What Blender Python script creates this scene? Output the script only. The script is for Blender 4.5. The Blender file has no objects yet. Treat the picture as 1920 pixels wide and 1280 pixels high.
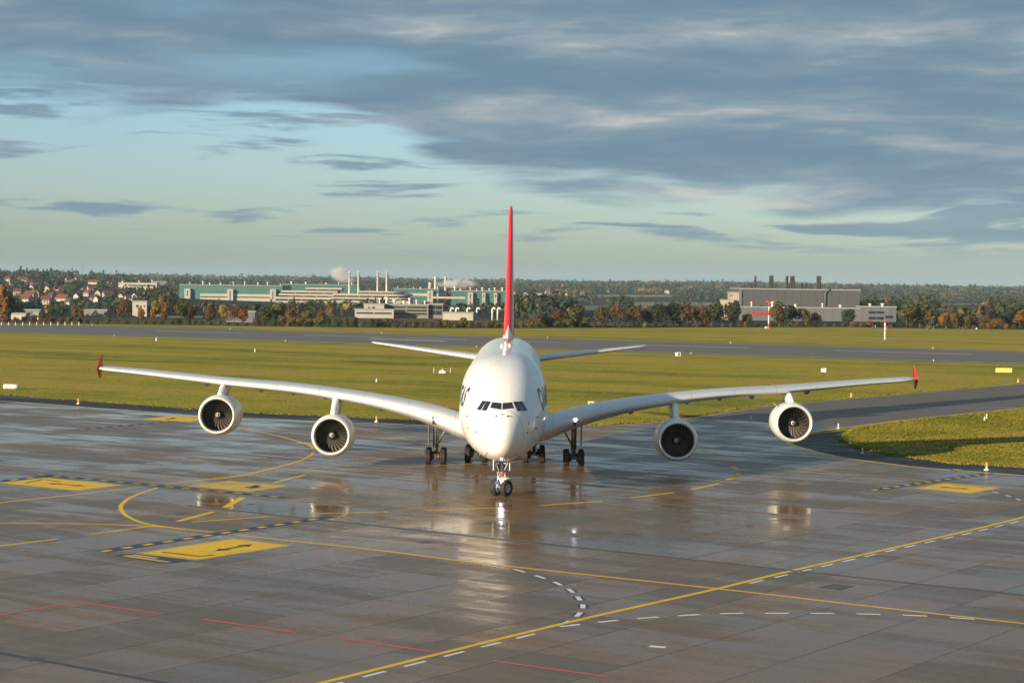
import bpy, bmesh, math, random
import numpy as np
from mathutils import Vector, Matrix, noise
from mathutils.bvhtree import BVHTree
R = math.radians
rnd = random.Random(7)
S = bpy.context.scene
COL = S.collection

# ------------------------------------------------------------------ camera
FPX, CAMH, HZ, ROLL = 3640.0, 16.25, 533.0, 0.0131      # in pixels of the 1920 wide photograph
PITCH = math.atan((640 - HZ) / FPX)
cd = bpy.data.cameras.new('camera')
cam = bpy.data.objects.new('camera', cd); COL.objects.link(cam)
cd.sensor_width = 36.0; cd.lens = FPX / 1920 * 36.0
cd.clip_start = 1.0; cd.clip_end = 40000
cam.matrix_world = Matrix.Translation((0, 0, CAMH)) @ Matrix.Rotation(math.pi / 2 - PITCH, 4, 'X') @ Matrix.Rotation(ROLL, 4, 'Z')
S.camera = cam

# ------------------------------------------------------------------ sun and sky
SUN_AZ = R(222.5)       # compass-like angle from +Y towards +X of the place the sun stands: behind the camera, to its left
SUN_EL = R(11.3)
sun_dir = Vector((math.sin(SUN_AZ) * math.cos(SUN_EL), math.cos(SUN_AZ) * math.cos(SUN_EL), math.sin(SUN_EL)))
sl = bpy.data.lights.new('sun', 'SUN'); sl.energy = 5.0; sl.angle = R(0.6); sl.color = (1.0, 0.80, 0.56)
sun = bpy.data.objects.new('sun', sl); COL.objects.link(sun)
sun.rotation_euler = (-sun_dir).to_track_quat('-Z', 'Y').to_euler()

W = bpy.data.worlds.new('World'); S.world = W; W.use_nodes = True
wt = W.node_tree; wt.nodes.clear()

class NT:
    """small helper to write node trees as expressions"""
    def __init__(s, t): s.t = t
    def n(s, typ, **kw):
        nd = s.t.nodes.new(typ)
        for k, v in kw.items(): setattr(nd, k, v)
        return nd
    def put(s, sock, v):
        if isinstance(v, bpy.types.NodeSocket): s.t.links.new(v, sock)
        elif v is not None:
            if hasattr(sock.default_value, '__len__') and not hasattr(v, '__len__'): v = (v,) * len(sock.default_value)
            if hasattr(v, '__len__') and len(sock.default_value) == 4 and len(v) == 3: v = (*v, 1)
            sock.default_value = v
    def m(s, op, a, b=None, c=None, clamp=False):
        nd = s.n('ShaderNodeMath', operation=op, use_clamp=clamp)
        for i, v in enumerate((a, b, c)):
            if v is not None: s.put(nd.inputs[i], v)
        return nd.outputs[0]
    def vm(s, op, a, b=None):
        nd = s.n('ShaderNodeVectorMath', operation=op)
        s.put(nd.inputs[0], a)
        if b is not None: s.put(nd.inputs[1], b)
        return nd.outputs['Value'] if op in ('LENGTH', 'DOT_PRODUCT') else nd.outputs[0]
    def xyz(s, v):
        nd = s.n('ShaderNodeSeparateXYZ'); s.put(nd.inputs[0], v); return nd.outputs
    def comb(s, x, y, z=0.0):
        nd = s.n('ShaderNodeCombineXYZ')
        for i, v in enumerate((x, y, z)): s.put(nd.inputs[i], v)
        return nd.outputs[0]
    def noise(s, vec, scale=1.0, detail=4.0, rough=0.5, dist=0.0, color=False):
        nd = s.n('ShaderNodeTexNoise'); s.put(nd.inputs['Vector'], vec)
        nd.inputs['Scale'].default_value = scale; nd.inputs['Detail'].default_value = detail
        nd.inputs['Roughness'].default_value = rough; nd.inputs['Distortion'].default_value = dist
        return nd.outputs['Color' if color else 'Fac']
    def step(s, v, a, b, lo=0.0, hi=1.0):
        nd = s.n('ShaderNodeMapRange', interpolation_type='SMOOTHSTEP'); s.put(nd.inputs[0], v)
        s.put(nd.inputs[1], a); s.put(nd.inputs[2], b); nd.inputs[3].default_value = lo; nd.inputs[4].default_value = hi
        return nd.outputs[0]
    def mix(s, f, a, b, blend='MIX'):
        nd = s.n('ShaderNodeMix', data_type='RGBA', blend_type=blend); s.put(nd.inputs[0], f)
        s.put(nd.inputs[6], a); s.put(nd.inputs[7], b); return nd.outputs[2]
    def ramp(s, f, stops):
        nd = s.n('ShaderNodeValToRGB'); s.put(nd.inputs[0], f); el = nd.color_ramp.elements
        while len(el) < len(stops): el.new(0.5)
        for e, (p, c) in zip(el, stops): e.position = p; e.color = (*c, 1) if len(c) == 3 else c
        return nd.outputs[0]

def lin(r, g, b):
    f = lambda c: c / 12.92 if c <= 0.04045 else ((c + 0.055) / 1.055) ** 2.4
    return (f(r / 255), f(g / 255), f(b / 255))

def build_world():
    N = NT(wt)
    dirn = N.n('ShaderNodeTexCoord').outputs['Generated']
    x, y, z = N.xyz(dirn)
    az = N.m('ARCTAN2', x, y); el = N.m('ARCSINE', z)
    sky = N.n('ShaderNodeTexSky', sky_type='NISHITA'); sky.sun_disc = False
    sky.sun_elevation = SUN_EL; sky.sun_rotation = SUN_AZ
    sky.air_density = 1.0; sky.dust_density = 1.2; sky.ozone_density = 1.6; sky.altitude = 200
    clear = N.mix(1.0, sky.outputs[0], SKY_TINT, 'MULTIPLY')
    # clouds: long flat streaks, lying in layers that run level round the sky
    warp = N.noise(N.comb(N.m('MULTIPLY', az, 6.0), N.m('MULTIPLY', el, 22.0), 3.1), 1.0, 3.0)
    el2 = N.m('ADD', el, N.m('MULTIPLY', N.m('SUBTRACT', warp, 0.5), 0.022))
    pA = N.comb(N.m('MULTIPLY', az, 8.0), N.m('MULTIPLY', el2, 70.0), 0.7)
    nA = N.noise(pA, 1.0, 6.0, 0.52)
    pB = N.comb(N.m('MULTIPLY', az, 12.0), N.m('MULTIPLY', el2, 125.0), 5.3)
    nB = N.noise(pB, 1.0, 6.0, 0.55)
    pC = N.comb(N.m('MULTIPLY', az, 4.0), N.m('MULTIPLY', el2, 26.0), 9.9)
    nC = N.noise(pC, 1.0, 4.0, 0.5)
    pD = N.comb(N.m('MULTIPLY', az, 8.0), N.m('MULTIPLY', el2, 52.0), 21.0)
    nD = N.noise(pD, 1.0, 7.0, 0.6)
    # the edge of the high cloud deck sinks from left to right
    edge = N.step(az, -0.125, 0.03, 0.096, 0.046)
    wob = N.m('MULTIPLY', N.m('SUBTRACT', nA, 0.5), 0.075)
    deck = N.step(N.m('SUBTRACT', N.m('ADD', el, wob), edge), -0.009, 0.009)
    gaps = N.step(nC, 0.30, 0.46)                                   # breaks in the deck
    deck = N.m('MULTIPLY', deck, N.m('ADD', 0.62, N.m('MULTIPLY', gaps, 0.38)))
    lowR = N.m('MULTIPLY', N.step(az, 0.03, 0.2), N.step(el, 0.075, 0.03))
    thr = N.m('SUBTRACT', 0.545, N.m('MULTIPLY', lowR, 0.14))
    streak = N.step(N.m('SUBTRACT', nB, thr), 0.0, 0.11)
    streak = N.m('MULTIPLY', streak, N.step(el, 0.008, 0.03))
    streak = N.m('MULTIPLY', streak, 0.85)
    alpha = N.m('MAXIMUM', deck, streak, clamp=True)
    light = N.step(N.m('ADD', N.m('MULTIPLY', nC, 0.45), N.m('MULTIPLY', nD, 0.55)), 0.42, 0.68)
    ccol = N.ramp(light, [(0.0, lin(100, 127, 146)), (0.35, lin(115, 138, 153)), (0.7, lin(142, 155, 163)), (1.0, lin(192, 186, 177))])
    ccol = N.mix(1.0, ccol, (CLOUD_GAIN,) * 3, 'MULTIPLY')
    fin = N.mix(alpha, clear, ccol)
    bg = N.n('ShaderNodeBackground'); N.put(bg.inputs[0], fin); bg.inputs[1].default_value = SKY_STRENGTH
    out = N.n('ShaderNodeOutputWorld'); wt.links.new(bg.outputs[0], out.inputs[0])
SKY_STRENGTH = 0.086
SKY_TINT = (0.80, 0.96, 1.25)
CLOUD_GAIN = 8.1
build_world()
S.view_settings.view_transform = 'Standard'; S.view_settings.look = 'None'
S.view_settings.gamma = 1.0; S.view_settings.exposure = 0.80; S.view_settings.use_curve_mapping = False
S.cycles.volume_bounces = 1; S.cycles.max_bounces = 8; S.cycles.use_denoising = True
S.cycles.volume_step_rate = 4.0

# ------------------------------------------------------------------ helpers
class MB:
    """collects shapes; build() links them as one mesh object"""
    def __init__(s): s.v = []; s.f = []; s.mi = []; s.cur = 0; s.smooth = []
    def add(s, vs, fs, smooth=False):
        o = len(s.v); s.v += [tuple(p) for p in vs]
        for f in fs: s.f.append([i + o for i in f]); s.mi.append(s.cur); s.smooth.append(smooth)
        return s
    def box(s, a, b, M=None):
        x0, y0, z0 = a; x1, y1, z1 = b
        vs = [Vector(p) for p in ((x0,y0,z0),(x1,y0,z0),(x1,y1,z0),(x0,y1,z0),(x0,y0,z1),(x1,y0,z1),(x1,y1,z1),(x0,y1,z1))]
        if M is not None: vs = [M @ p for p in vs]
        return s.add(vs, [(3,2,1,0),(4,5,6,7),(0,1,5,4),(1,2,6,5),(2,3,7,6),(3,0,4,7)])
    def rings(s, rs, close=True, cap0=True, cap1=True, smooth=True):
        n = len(rs[0]); vs = [p for r in rs for p in r]; fs = []
        for i in range(len(rs) - 1):
            for j in range(n if close else n - 1):
                k = (j + 1) % n
                fs.append((i*n+j, i*n+k, (i+1)*n+k, (i+1)*n+j))
        s.add(vs, fs, smooth)
        o = len(s.v) - len(vs)
        if close:
            if cap0: s.f.append([o + j for j in range(n)][::-1]); s.mi.append(s.cur); s.smooth.append(False)
            if cap1: s.f.append([o + (len(rs)-1)*n + j for j in range(n)]); s.mi.append(s.cur); s.smooth.append(False)
        return s
    def tube(s, pts, rad, n=10, cap=True):
        pts = [Vector(p) for p in pts]
        rad = rad if hasattr(rad, '__len__') else [rad] * len(pts)
        rs = []
        for i, p in enumerate(pts):
            t = (pts[min(i+1, len(pts)-1)] - pts[max(i-1, 0)]).normalized()
            a = t.orthogonal().normalized() if i == 0 else (a - t * a.dot(t)).normalized()
            b = t.cross(a)
            rs.append([p + (a*math.cos(q) + b*math.sin(q)) * rad[i] for q in [2*math.pi*k/n for k in range(n)]])
        return s.rings(rs, cap0=cap, cap1=cap)
    def lathe(s, prof, axis='y', n=32, origin=(0,0,0), cap0=False, cap1=False):
        rs = []; o = Vector(origin)
        for h, r in prof:
            ring = []
            for k in range(n):
                q = 2*math.pi*k/n; c, d = math.cos(q)*r, math.sin(q)*r
                ring.append(o + Vector((c, h, d) if axis == 'y' else ((c, d, h) if axis == 'z' else (h, c, d))))
            rs.append(ring)
        return s.rings(rs, cap0=cap0, cap1=cap1)
    def mesh(s, name, mats):
        me = bpy.data.meshes.new(name); me.from_pydata(s.v, [], s.f)
        for m_ in (mats if isinstance(mats, (list, tuple)) else [mats]): me.materials.append(m_)
        me.polygons.foreach_set('material_index', s.mi); me.polygons.foreach_set('use_smooth', s.smooth)
        me.update(); return me
    def build(s, name, mats, parent=None, fixn=False, loc=None):
        me = s.mesh(name, mats)
        if fixn:
            bm = bmesh.new(); bm.from_mesh(me); bmesh.ops.recalc_face_normals(bm, faces=bm.faces); bm.to_mesh(me); bm.free()
        return link(name, me, parent, loc)

def link(name, me, parent=None, loc=None):
    o = bpy.data.objects.new(name, me); COL.objects.link(o)
    if parent is not None: o.parent = parent
    if loc is not None: o.location = loc
    return o
def tag(o, label, cat, group=None):
    o['label'] = label; o['category'] = cat
    if group: o['group'] = group
    return o
def thing(name, label, cat, loc=(0,0,0), rotz=0.0, group=None):
    o = link(name, None, None, loc); o.rotation_euler = (0, 0, rotz); return tag(o, label, cat, group)
def struct(o): o['kind'] = 'structure'; return o
def stuff(o): o['kind'] = 'stuff'; return o
def copy_tree(o, parent=None):
    c = o.copy(); COL.objects.link(c); c.parent = parent
    for ch in list(o.children): copy_tree(ch, c)
    return c
def delete_tree(o):
    for ch in list(o.children): delete_tree(ch)
    bpy.data.objects.remove(o)

# a pixel of the photograph gives a direction; the ground (or thing) it lands on gives the distance
def pixdir(u, v):
    du, dv = u - 960, v - 640
    x = du*math.cos(ROLL) + dv*math.sin(ROLL); y = -du*math.sin(ROLL) + dv*math.cos(ROLL)
    return Vector((x, FPX*math.cos(PITCH) - y*math.sin(PITCH), -FPX*math.sin(PITCH) - y*math.cos(PITCH))).normalized()
CAMP = Vector((0, 0, CAMH))
def gnd(u, v, z=0.0):
    d = pixdir(u, v); t = (z - CAMH) / d.z
    p = CAMP + d * t
    return Vector((p.x, p.y, z))
def at_dist(u, v, dist):
    d = pixdir(u, v); return CAMP + d * (dist / d.y)
def sstep(x, a, b):
    t = min(1, max(0, (x - a) / (b - a))); return t*t*(3 - 2*t)
def edge_y(x):                       # where the mown airfield ends
    return 690 + 120*sstep(x, -60, 160)
def terrain(x, y):
    e = edge_y(x)
    if y < e + 10: return 0.0
    t = -4.5*sstep(y, e + 10, e + 330) - 4.5*sstep(y, 1150, 2100)
    t += 12*sstep(y, 2600, 4800) + 17*sstep(y, 4300, 8200)
    t += 24*math.exp(-((x/y + 0.27)/0.105)**2)*sstep(y, 1250, 3000)*(1 - sstep(y, 3500, 5200))
    k = sstep(y, e + 60, 1500)
    t += k*2.2*noise.noise((x/260, y/300, 0.3)) + 9*sstep(y, 3000, 6500)*noise.noise((x/900, y/1200, 4.3))
    return t
def on_terrain(u, v, lo=500, hi=9000):
    d = pixdir(u, v); y = lo
    while y < hi:
        p = CAMP + d*(y/d.y)
        if p.z <= terrain(p.x, p.y): break
        y += 4 + y*0.003
    p = CAMP + d*(min(y, hi)/d.y)
    return Vector((p.x, p.y, terrain(p.x, p.y)))

# ------------------------------------------------------------------ materials
def mat(name, col, rough=0.6, metal=0.0, spec=0.5, coat=0.0, emit=None, estr=0.0):
    m = bpy.data.materials.new(name); m.use_nodes = True
    b = m.node_tree.nodes['Principled BSDF']
    b.inputs['Base Color'].default_value = (*col, 1); b.inputs['Roughness'].default_value = rough
    b.inputs['Metallic'].default_value = metal; b.inputs['Specular IOR Level'].default_value = spec
    b.inputs['Coat Weight'].default_value = coat; b.inputs['Coat Roughness'].default_value = 0.08
    if emit: b.inputs['Emission Color'].default_value = (*emit, 1); b.inputs['Emission Strength'].default_value = estr
    return m
def worn(name, col, rough=0.6, amount=0.25, scale=2.0, dirt=(0.12, 0.10, 0.08), metal=0.0, coat=0.0, space='Object', stretch=(1,1,1)):
    """a paint or plaster with uneven tone, faint dirt and uneven gloss"""
    m = mat(name, col, rough, metal, coat=coat); N = NT(m.node_tree); b = m.node_tree.nodes['Principled BSDF']
    if space == 'World': p = N.n('ShaderNodeNewGeometry').outputs['Position']
    else: p = N.n('ShaderNodeTexCoord').outputs['Object']
    p = N.vm('MULTIPLY', p, stretch)
    n1 = N.noise(p, scale, 6, 0.6); n2 = N.noise(p, scale*6.3, 4, 0.6)
    f = N.m('MULTIPLY', N.step(N.m('ADD', N.m('MULTIPLY', n1, 0.7), N.m('MULTIPLY', n2, 0.3)), 0.42, 0.75), amount)
    N.put(b.inputs['Base Color'], N.mix(f, col, dirt))
    N.put(b.inputs['Roughness'], N.m('ADD', rough - 0.06, N.m('MULTIPLY', n1, 0.14)))
    return m

E1A = R(54.5)
E1 = Vector((math.cos(E1A), math.sin(E1A), 0)); E2 = Vector((math.sin(E1A), -math.cos(E1A), 0))   # the two joint directions of the paving
SL1, SL2, O1, O2 = 4.94, 4.86, 100.0, -34.2

def paving(name, base, tint, wetness, slabs, r0=0.46, dr=0.34, spec=0.5):
    """wet concrete or asphalt: damp brown and grey stains, smooth water film in places"""
    m = mat(name, base, 0.3); N = NT(m.node_tree); b = m.node_tree.nodes['Principled BSDF']
    pos = N.n('ShaderNodeNewGeometry').outputs['Position']
    a = N.vm('DOT_PRODUCT', pos, tuple(E1)); c = N.vm('DOT_PRODUCT', pos, tuple(E2))
    g = N.comb(a, c, 0.0)
    big = N.noise(g, 0.045, 4, 0.55, 0.4)
    streak = N.noise(N.comb(N.m('MULTIPLY', a, 0.10), N.m('MULTIPLY', c, 0.55), 2.0), 1.0, 6, 0.62, 0.5)
    wipe = N.noise(N.comb(N.m('MULTIPLY', a, 0.42), N.m('MULTIPLY', c, 0.07), 7.0), 1.0, 6, 0.62, 0.5)
    fine = N.noise(g, 2.2, 6, 0.65)
    if slabs:
        ia = N.m('FLOOR', N.m('DIVIDE', N.m('SUBTRACT', a, O1), SL1)); ic = N.m('FLOOR', N.m('DIVIDE', N.m('SUBTRACT', c, O2), SL2))
        wn = N.n('ShaderNodeTexWhiteNoise', noise_dimensions='3D'); N.put(wn.inputs['Vector'], N.comb(ia, ic, 1.0))
        cell = wn.outputs['Value']; cellc = wn.outputs['Color']
    else: cell = 0.5; cellc = None
    tone = N.m('ADD', N.m('MULTIPLY', N.m('ADD', N.m('MULTIPLY', streak, 0.25), N.m('MULTIPLY', wipe, 0.75)), 0.73), N.m('MULTIPLY', cell, 0.27))
    col = N.mix(N.step(tone, 0.34, 0.66), base, tint)
    col = N.mix(N.m('MULTIPLY', N.step(fine, 0.4, 0.75), 0.35), col, tuple(x*0.55 for x in base))
    N.put(b.inputs['Base Color'], col)
    # film of water: low roughness where it stands
    wet = N.m('ADD', N.m('ADD', N.m('MULTIPLY', big, 0.40), N.m('MULTIPLY', wipe, 0.58)), N.m('MULTIPLY', streak, 0.12))
    if slabs: wet = N.m('ADD', wet, N.m('MULTIPLY', N.m('SUBTRACT', cell, 0.5), 0.10))
    w = N.step(wet, 0.46 - wetness, 0.66 - wetness)
    if slabs:   # water stands where the paving falls to the drain
        low = N.m('MULTIPLY', N.step(a, 100.3, 100.8), N.step(N.m('ADD', a, N.m('MULTIPLY', N.m('SUBTRACT', big, 0.5), 26.0)), 109.0, 104.0))
        w = N.m('MAXIMUM', w, N.m('MULTIPLY', low, N.step(N.m('ADD', N.m('MULTIPLY', wipe, 0.6), N.m('MULTIPLY', streak, 0.4)), 0.36, 0.5)))
    rough = N.m('SUBTRACT', r0, N.m('MULTIPLY', w, dr)); b.inputs['Specular IOR Level'].default_value = spec
    rough = N.m('ADD', rough, N.m('MULTIPLY', N.m('SUBTRACT', fine, 0.5), 0.08))
    N.put(b.inputs['Roughness'], rough)
    b.inputs['IOR'].default_value = 1.36
    bp = N.n('ShaderNodeBump'); bp.inputs['Distance'].default_value = 0.02
    N.put(bp.inputs['Strength'], N.m('SUBTRACT', 0.22, N.m('MULTIPLY', w, 0.19)))
    N.put(bp.inputs['Height'], N.noise(g, 1.1, 8, 0.7))
    nrm = bp.outputs[0]
    if slabs:   # slabs lie a hair out of level
        off = N.vm('MULTIPLY', N.vm('SUBTRACT', cellc, (0.5, 0.5, 0.5)), (0.006, 0.006, 0.0))
        nrm = N.vm('NORMALIZE', N.vm('ADD', nrm, off))
    N.put(b.inputs['Normal'], nrm)
    return m

M = {}
M['slab'] = paving('wet_concrete', (0.150, 0.114, 0.078), (0.225, 0.120, 0.042), -0.01, True, 0.39, 0.30, 0.26)
M['sealant'] = mat('joint_sealant', (0.055, 0.048, 0.042), 0.5)
M['taxi'] = paving('damp_asphalt', (0.150, 0.140, 0.130), (0.175, 0.130, 0.095), -0.08, False, 0.62, 0.36, 0.25)
M['tar'] = paving('black_asphalt', (0.026, 0.028, 0.033), (0.036, 0.034, 0.034), -0.04, False, 0.65, 0.35, 0.22)
M['runway'] = paving('runway_asphalt', (0.165, 0.160, 0.155), (0.20, 0.175, 0.150), -0.14, False, 0.75, 0.30, 0.15)
def paint(name, col, wear=0.35, rough=0.32):
    m = mat(name, col, rough, spec=0.2); N = NT(m.node_tree); b = m.node_tree.nodes['Principled BSDF']
    p = N.n('ShaderNodeNewGeometry').outputs['Position']
    n = N.noise(p, 1.7, 8, 0.7); n2 = N.noise(p, 0.25, 3, 0.5)
    f = N.m('MULTIPLY', N.step(N.m('ADD', N.m('MULTIPLY', n, 0.7), N.m('MULTIPLY', n2, 0.3)), 0.42, 0.72), wear)
    N.put(b.inputs['Base Color'], N.mix(f, col, (0.12, 0.105, 0.085)))
    N.put(b.inputs['Roughness'], N.m('ADD', 0.38, N.m('MULTIPLY', n2, 0.25)))
    return m
M['yellow'] = paint('yellow_paint', (0.90, 0.53, 0.006), 0.32); M['paleyellow'] = paint('worn_yellow_paint', (0.66, 0.45, 0.06), 0.6)
M['white'] = paint('white_line_paint', (0.80, 0.80, 0.78)); M['redline'] = paint('red_line_paint', (0.70, 0.09, 0.10), 0.45)
M['bluegrey'] = paint('dark_blue_paint', (0.035, 0.055, 0.085), 0.3); M['blackpaint'] = paint('black_paint', (0.02, 0.02, 0.02), 0.3)

def grass_mat():
    m = mat('airfield_grass', (0.1, 0.1, 0.02), 0.8, spec=0.15); N = NT(m.node_tree); b = m.node_tree.nodes['Principled BSDF']
    pos = N.n('ShaderNodeNewGeometry').outputs['Position']
    px_, py_, pz_ = N.xyz(pos)
    # mown strips and drier bands run with the runway
    a = R(-28.5); u = N.vm('DOT_PRODUCT', pos, (math.cos(a), math.sin(a), 0)); v = N.vm('DOT_PRODUCT', pos, (-math.sin(a), math.cos(a), 0))
    band = N.noise(N.comb(N.m('MULTIPLY', u, 0.006), N.m('MULTIPLY', v, 0.055), 1.0), 1.0, 6, 0.66, 0.3)
    blot = N.noise(pos, 0.06, 6, 0.65); tuft = N.noise(pos, 0.8, 6, 0.7); fine = N.noise(pos, 5.0, 3, 0.7)
    t = N.m('ADD', N.m('ADD', N.m('MULTIPLY', band, 0.55), N.m('MULTIPLY', blot, 0.25)), N.m('MULTIPLY', tuft, 0.20))
    near = N.ramp(t, [(0.39, (0.150, 0.170, 0.014)), (0.465, (0.310, 0.285, 0.020)), (0.53, (0.430, 0.345, 0.032)), (0.60, (0.460, 0.285, 0.085))])
    near = N.mix(N.m('MULTIPLY', N.step(fine, 0.35, 0.7), 0.22), near, (0.07, 0.072, 0.012))
    # beyond the airfield: woodland floor and fields
    fld = N.noise(N.comb(N.m('MULTIPLY', px_, 0.0035), N.m('MULTIPLY', py_, 0.0016), 3.0), 1.0, 2, 0.4)
    far = N.ramp(fld, [(0.40, (0.018, 0.026, 0.014)), (0.52, (0.030, 0.036, 0.016)), (0.56, (0.085, 0.088, 0.030)), (0.64, (0.12, 0.095, 0.045)), (0.70, (0.028, 0.034, 0.016))])
    wood = N.mix(N.step(N.noise(pos, 0.02, 6, 0.7), 0.4, 0.62), (0.014, 0.022, 0.013), (0.042, 0.034, 0.015))
    far = N.mix(N.step(py_, 2200, 3400), far, wood)
    edge = N.step(px_, -60, 160, 690, 810)
    isfar = N.step(N.m('SUBTRACT', py_, edge), 4, 14)
    N.put(b.inputs['Base Color'], N.mix(isfar, near, far))
    # blades stand upright: the visible surface is a mass of small near-vertical faces
    cn = N.noise(pos, 11.0, 2, 0.7, 0, True)
    tilt = N.vm('MULTIPLY', N.vm('SUBTRACT', cn, (0.5, 0.5, 0.5)), (5.5, 5.5, 0.0))
    nrm = N.vm('NORMALIZE', N.vm('ADD', tilt, (0, 0, 0.55)))
    N.put(b.inputs['Normal'], nrm)
    return m
M['grass'] = grass_mat()
def tuft_mat():
    m = mat('grass_tufts', (0.1, 0.1, 0.02), 0.8, spec=0.1); N = NT(m.node_tree); b = m.node_tree.nodes['Principled BSDF']
    pos = N.n('ShaderNodeNewGeometry').outputs['Position']
    t = N.m('ADD', N.m('MULTIPLY', N.noise(pos, 0.06, 5, 0.6), 0.6), N.m('MULTIPLY', N.noise(pos, 1.1, 4, 0.7), 0.4))
    N.put(b.inputs['Base Color'], N.ramp(t, [(0.36, (0.080, 0.098, 0.010)), (0.48, (0.165, 0.155, 0.014)), (0.62, (0.24, 0.175, 0.034))]))
    return m
M['tuft'] = tuft_mat()

# ------------------------------------------------------------------ ground
def build_ground():
    xs = np.unique(np.concatenate([np.linspace(-150, 150, 31), np.linspace(-1200, 1200, 121), np.linspace(-6000, 6000, 61), [-16000, 16000]]))
    ys = np.unique(np.concatenate([[-12000, -3000, -300], np.linspace(0, 700, 36), np.linspace(700, 2600, 96), np.linspace(2600, 9000, 65), [10000, 12000, 16000, 24000]]))
    vs = []; nx = len(xs)
    for y in ys:
        for x in xs: vs.append((x, y, terrain(x, min(y, 9000.0)) - 0.03))
    fs = [(j*nx+i, j*nx+i+1, (j+1)*nx+i+1, (j+1)*nx+i) for j in range(len(ys)-1) for i in range(nx-1)]
    g = MB().add(vs, fs, True).build('ground', M['grass']); struct(g)
    g['label'] = 'yellow-green airfield grass running out to wooded hills'
    return g
build_ground()

def sheet(name, pts, z, m, parent=None):
    vs = [(p[0], p[1], z) for p in pts]
    mb = MB(); mb.add(vs, [list(range(len(vs)))])
    me = mb.mesh(name, m); bm = bmesh.new(); bm.from_mesh(me)
    for f in bm.faces:
        f.normal_update()
        if f.normal.z < 0: f.normal_flip()
    bmesh.ops.triangulate(bm, faces=bm.faces); bm.to_mesh(me); bm.free()
    return link(name, me, parent)
def smooth_poly(pts, n=6):
    """Catmull-Rom through ground points"""
    pts = [Vector((p[0], p[1], 0)) for p in pts]; out = []
    for i in range(len(pts)-1):
        p0 = pts[max(i-1, 0)]; p1 = pts[i]; p2 = pts[i+1]; p3 = pts[min(i+2, len(pts)-1)]
        for k in range(n):
            t = k/n
            out.append(0.5*((2*p1) + (p2-p0)*t + (2*p0-5*p1+4*p2-p3)*t*t + (3*p1-p0-3*p2+p3)*t**3))
    out.append(pts[-1]); return out
def offset(pts, d):
    out = []
    for i, p in enumerate(pts):
        t = (pts[min(i+1, len(pts)-1)] - pts[max(i-1, 0)]).normalized()
        out.append(p + Vector((-t.y, t.x, 0))*d)
    return out
def strip(name, pts, width, z, m, parent=None, off=0.0):
    L = offset(pts, off + width/2); Rr = offset(pts, off - width/2); n = len(pts)
    vs = [(p.x, p.y, z) for p in L] + [(p.x, p.y, z) for p in Rr]
    return MB().add(vs, [(n+i, n+i+1, i+1, i) for i in range(n-1)]).build(name, m, parent)

# outlines, read off the photograph and laid on the ground
far_edge = [gnd(*p) for p in ((0,750),(185,764),(370,778),(560,787),(800,796),(960,799),(1120,797),(1270,785),(1440,760),(1680,739),(1920,718))]
d0 = (far_edge[0]-far_edge[1]).normalized(); d1 = (far_edge[-1]-far_edge[-2]).normalized()
far_edge = smooth_poly([far_edge[0]+d0*160] + far_edge + [far_edge[-1]+d1*260], 5)
isl_top = [gnd(*p) for p in ((1920,765),(1715,786),(1600,801),(1545,808))]
isl_low = [gnd(*p) for p in ((1487,831),(1527,844),(1580,856),(1652,866),(1727,875),(1790,880),(1920,890))]
d2 = (isl_top[0]-isl_top[1]).normalized(); d3 = (isl_low[-1]-isl_low[-2]).normalized()
isl_top = [isl_top[0]+d2*260] + isl_top; isl_low = isl_low + [isl_low[-1]+d3*60, isl_low[-1]+d3*160]
near_edge = smooth_poly(isl_top + [gnd(1497,818)] + isl_low, 5)
grass_isl = smooth_poly([gnd(1920,766.5)+d2*262] + [gnd(*p) for p in ((1920,766.5),(1715,787.5),(1640,798),(1597,806),(1581,821),(1595,835),(1655,850),(1740,861),(1802,870),(1920,877))] + [gnd(1920,877)+d3*60, gnd(1920,877)+d3*160], 5)

outline = far_edge + near_edge + [Vector((190, 40, 0)), Vector((120, 5, 0)), Vector((-120, 5, 0)), Vector((-260, 250, 0))]
apron = struct(sheet('apron', outline, -0.008, M['sealant']))
apron['label'] = 'wet concrete airport apron laid in square slabs'
# the taxiway is asphalt from where the slabs end
def pip(p, poly):
    c = False; j = len(poly)-1
    for i in range(len(poly)):
        a, b = poly[i], poly[j]
        if (a.y > p.y) != (b.y > p.y) and p.x < (b.x-a.x)*(p.y-a.y)/(b.y-a.y)+a.x: c = not c
        j = i
    return c
# shoulders of black asphalt between paving and grass
fe_l = [p for p in far_edge if p.x < -2]
sh = offset(fe_l, 7.5)
struct(sheet('asphalt_shoulder', fe_l + sh[::-1], -0.016, M['tar']))['label'] = 'black asphalt strip along the far apron edge'
tail_i = [p for p in near_edge if p.y < 216]
isl2 = [p for p in grass_isl if p.y < 225]
struct(sheet('asphalt_shoulder', tail_i + isl2[::-1], -0.016, M['tar']))['label'] = 'black asphalt fillet round the grass island corner'

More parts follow.
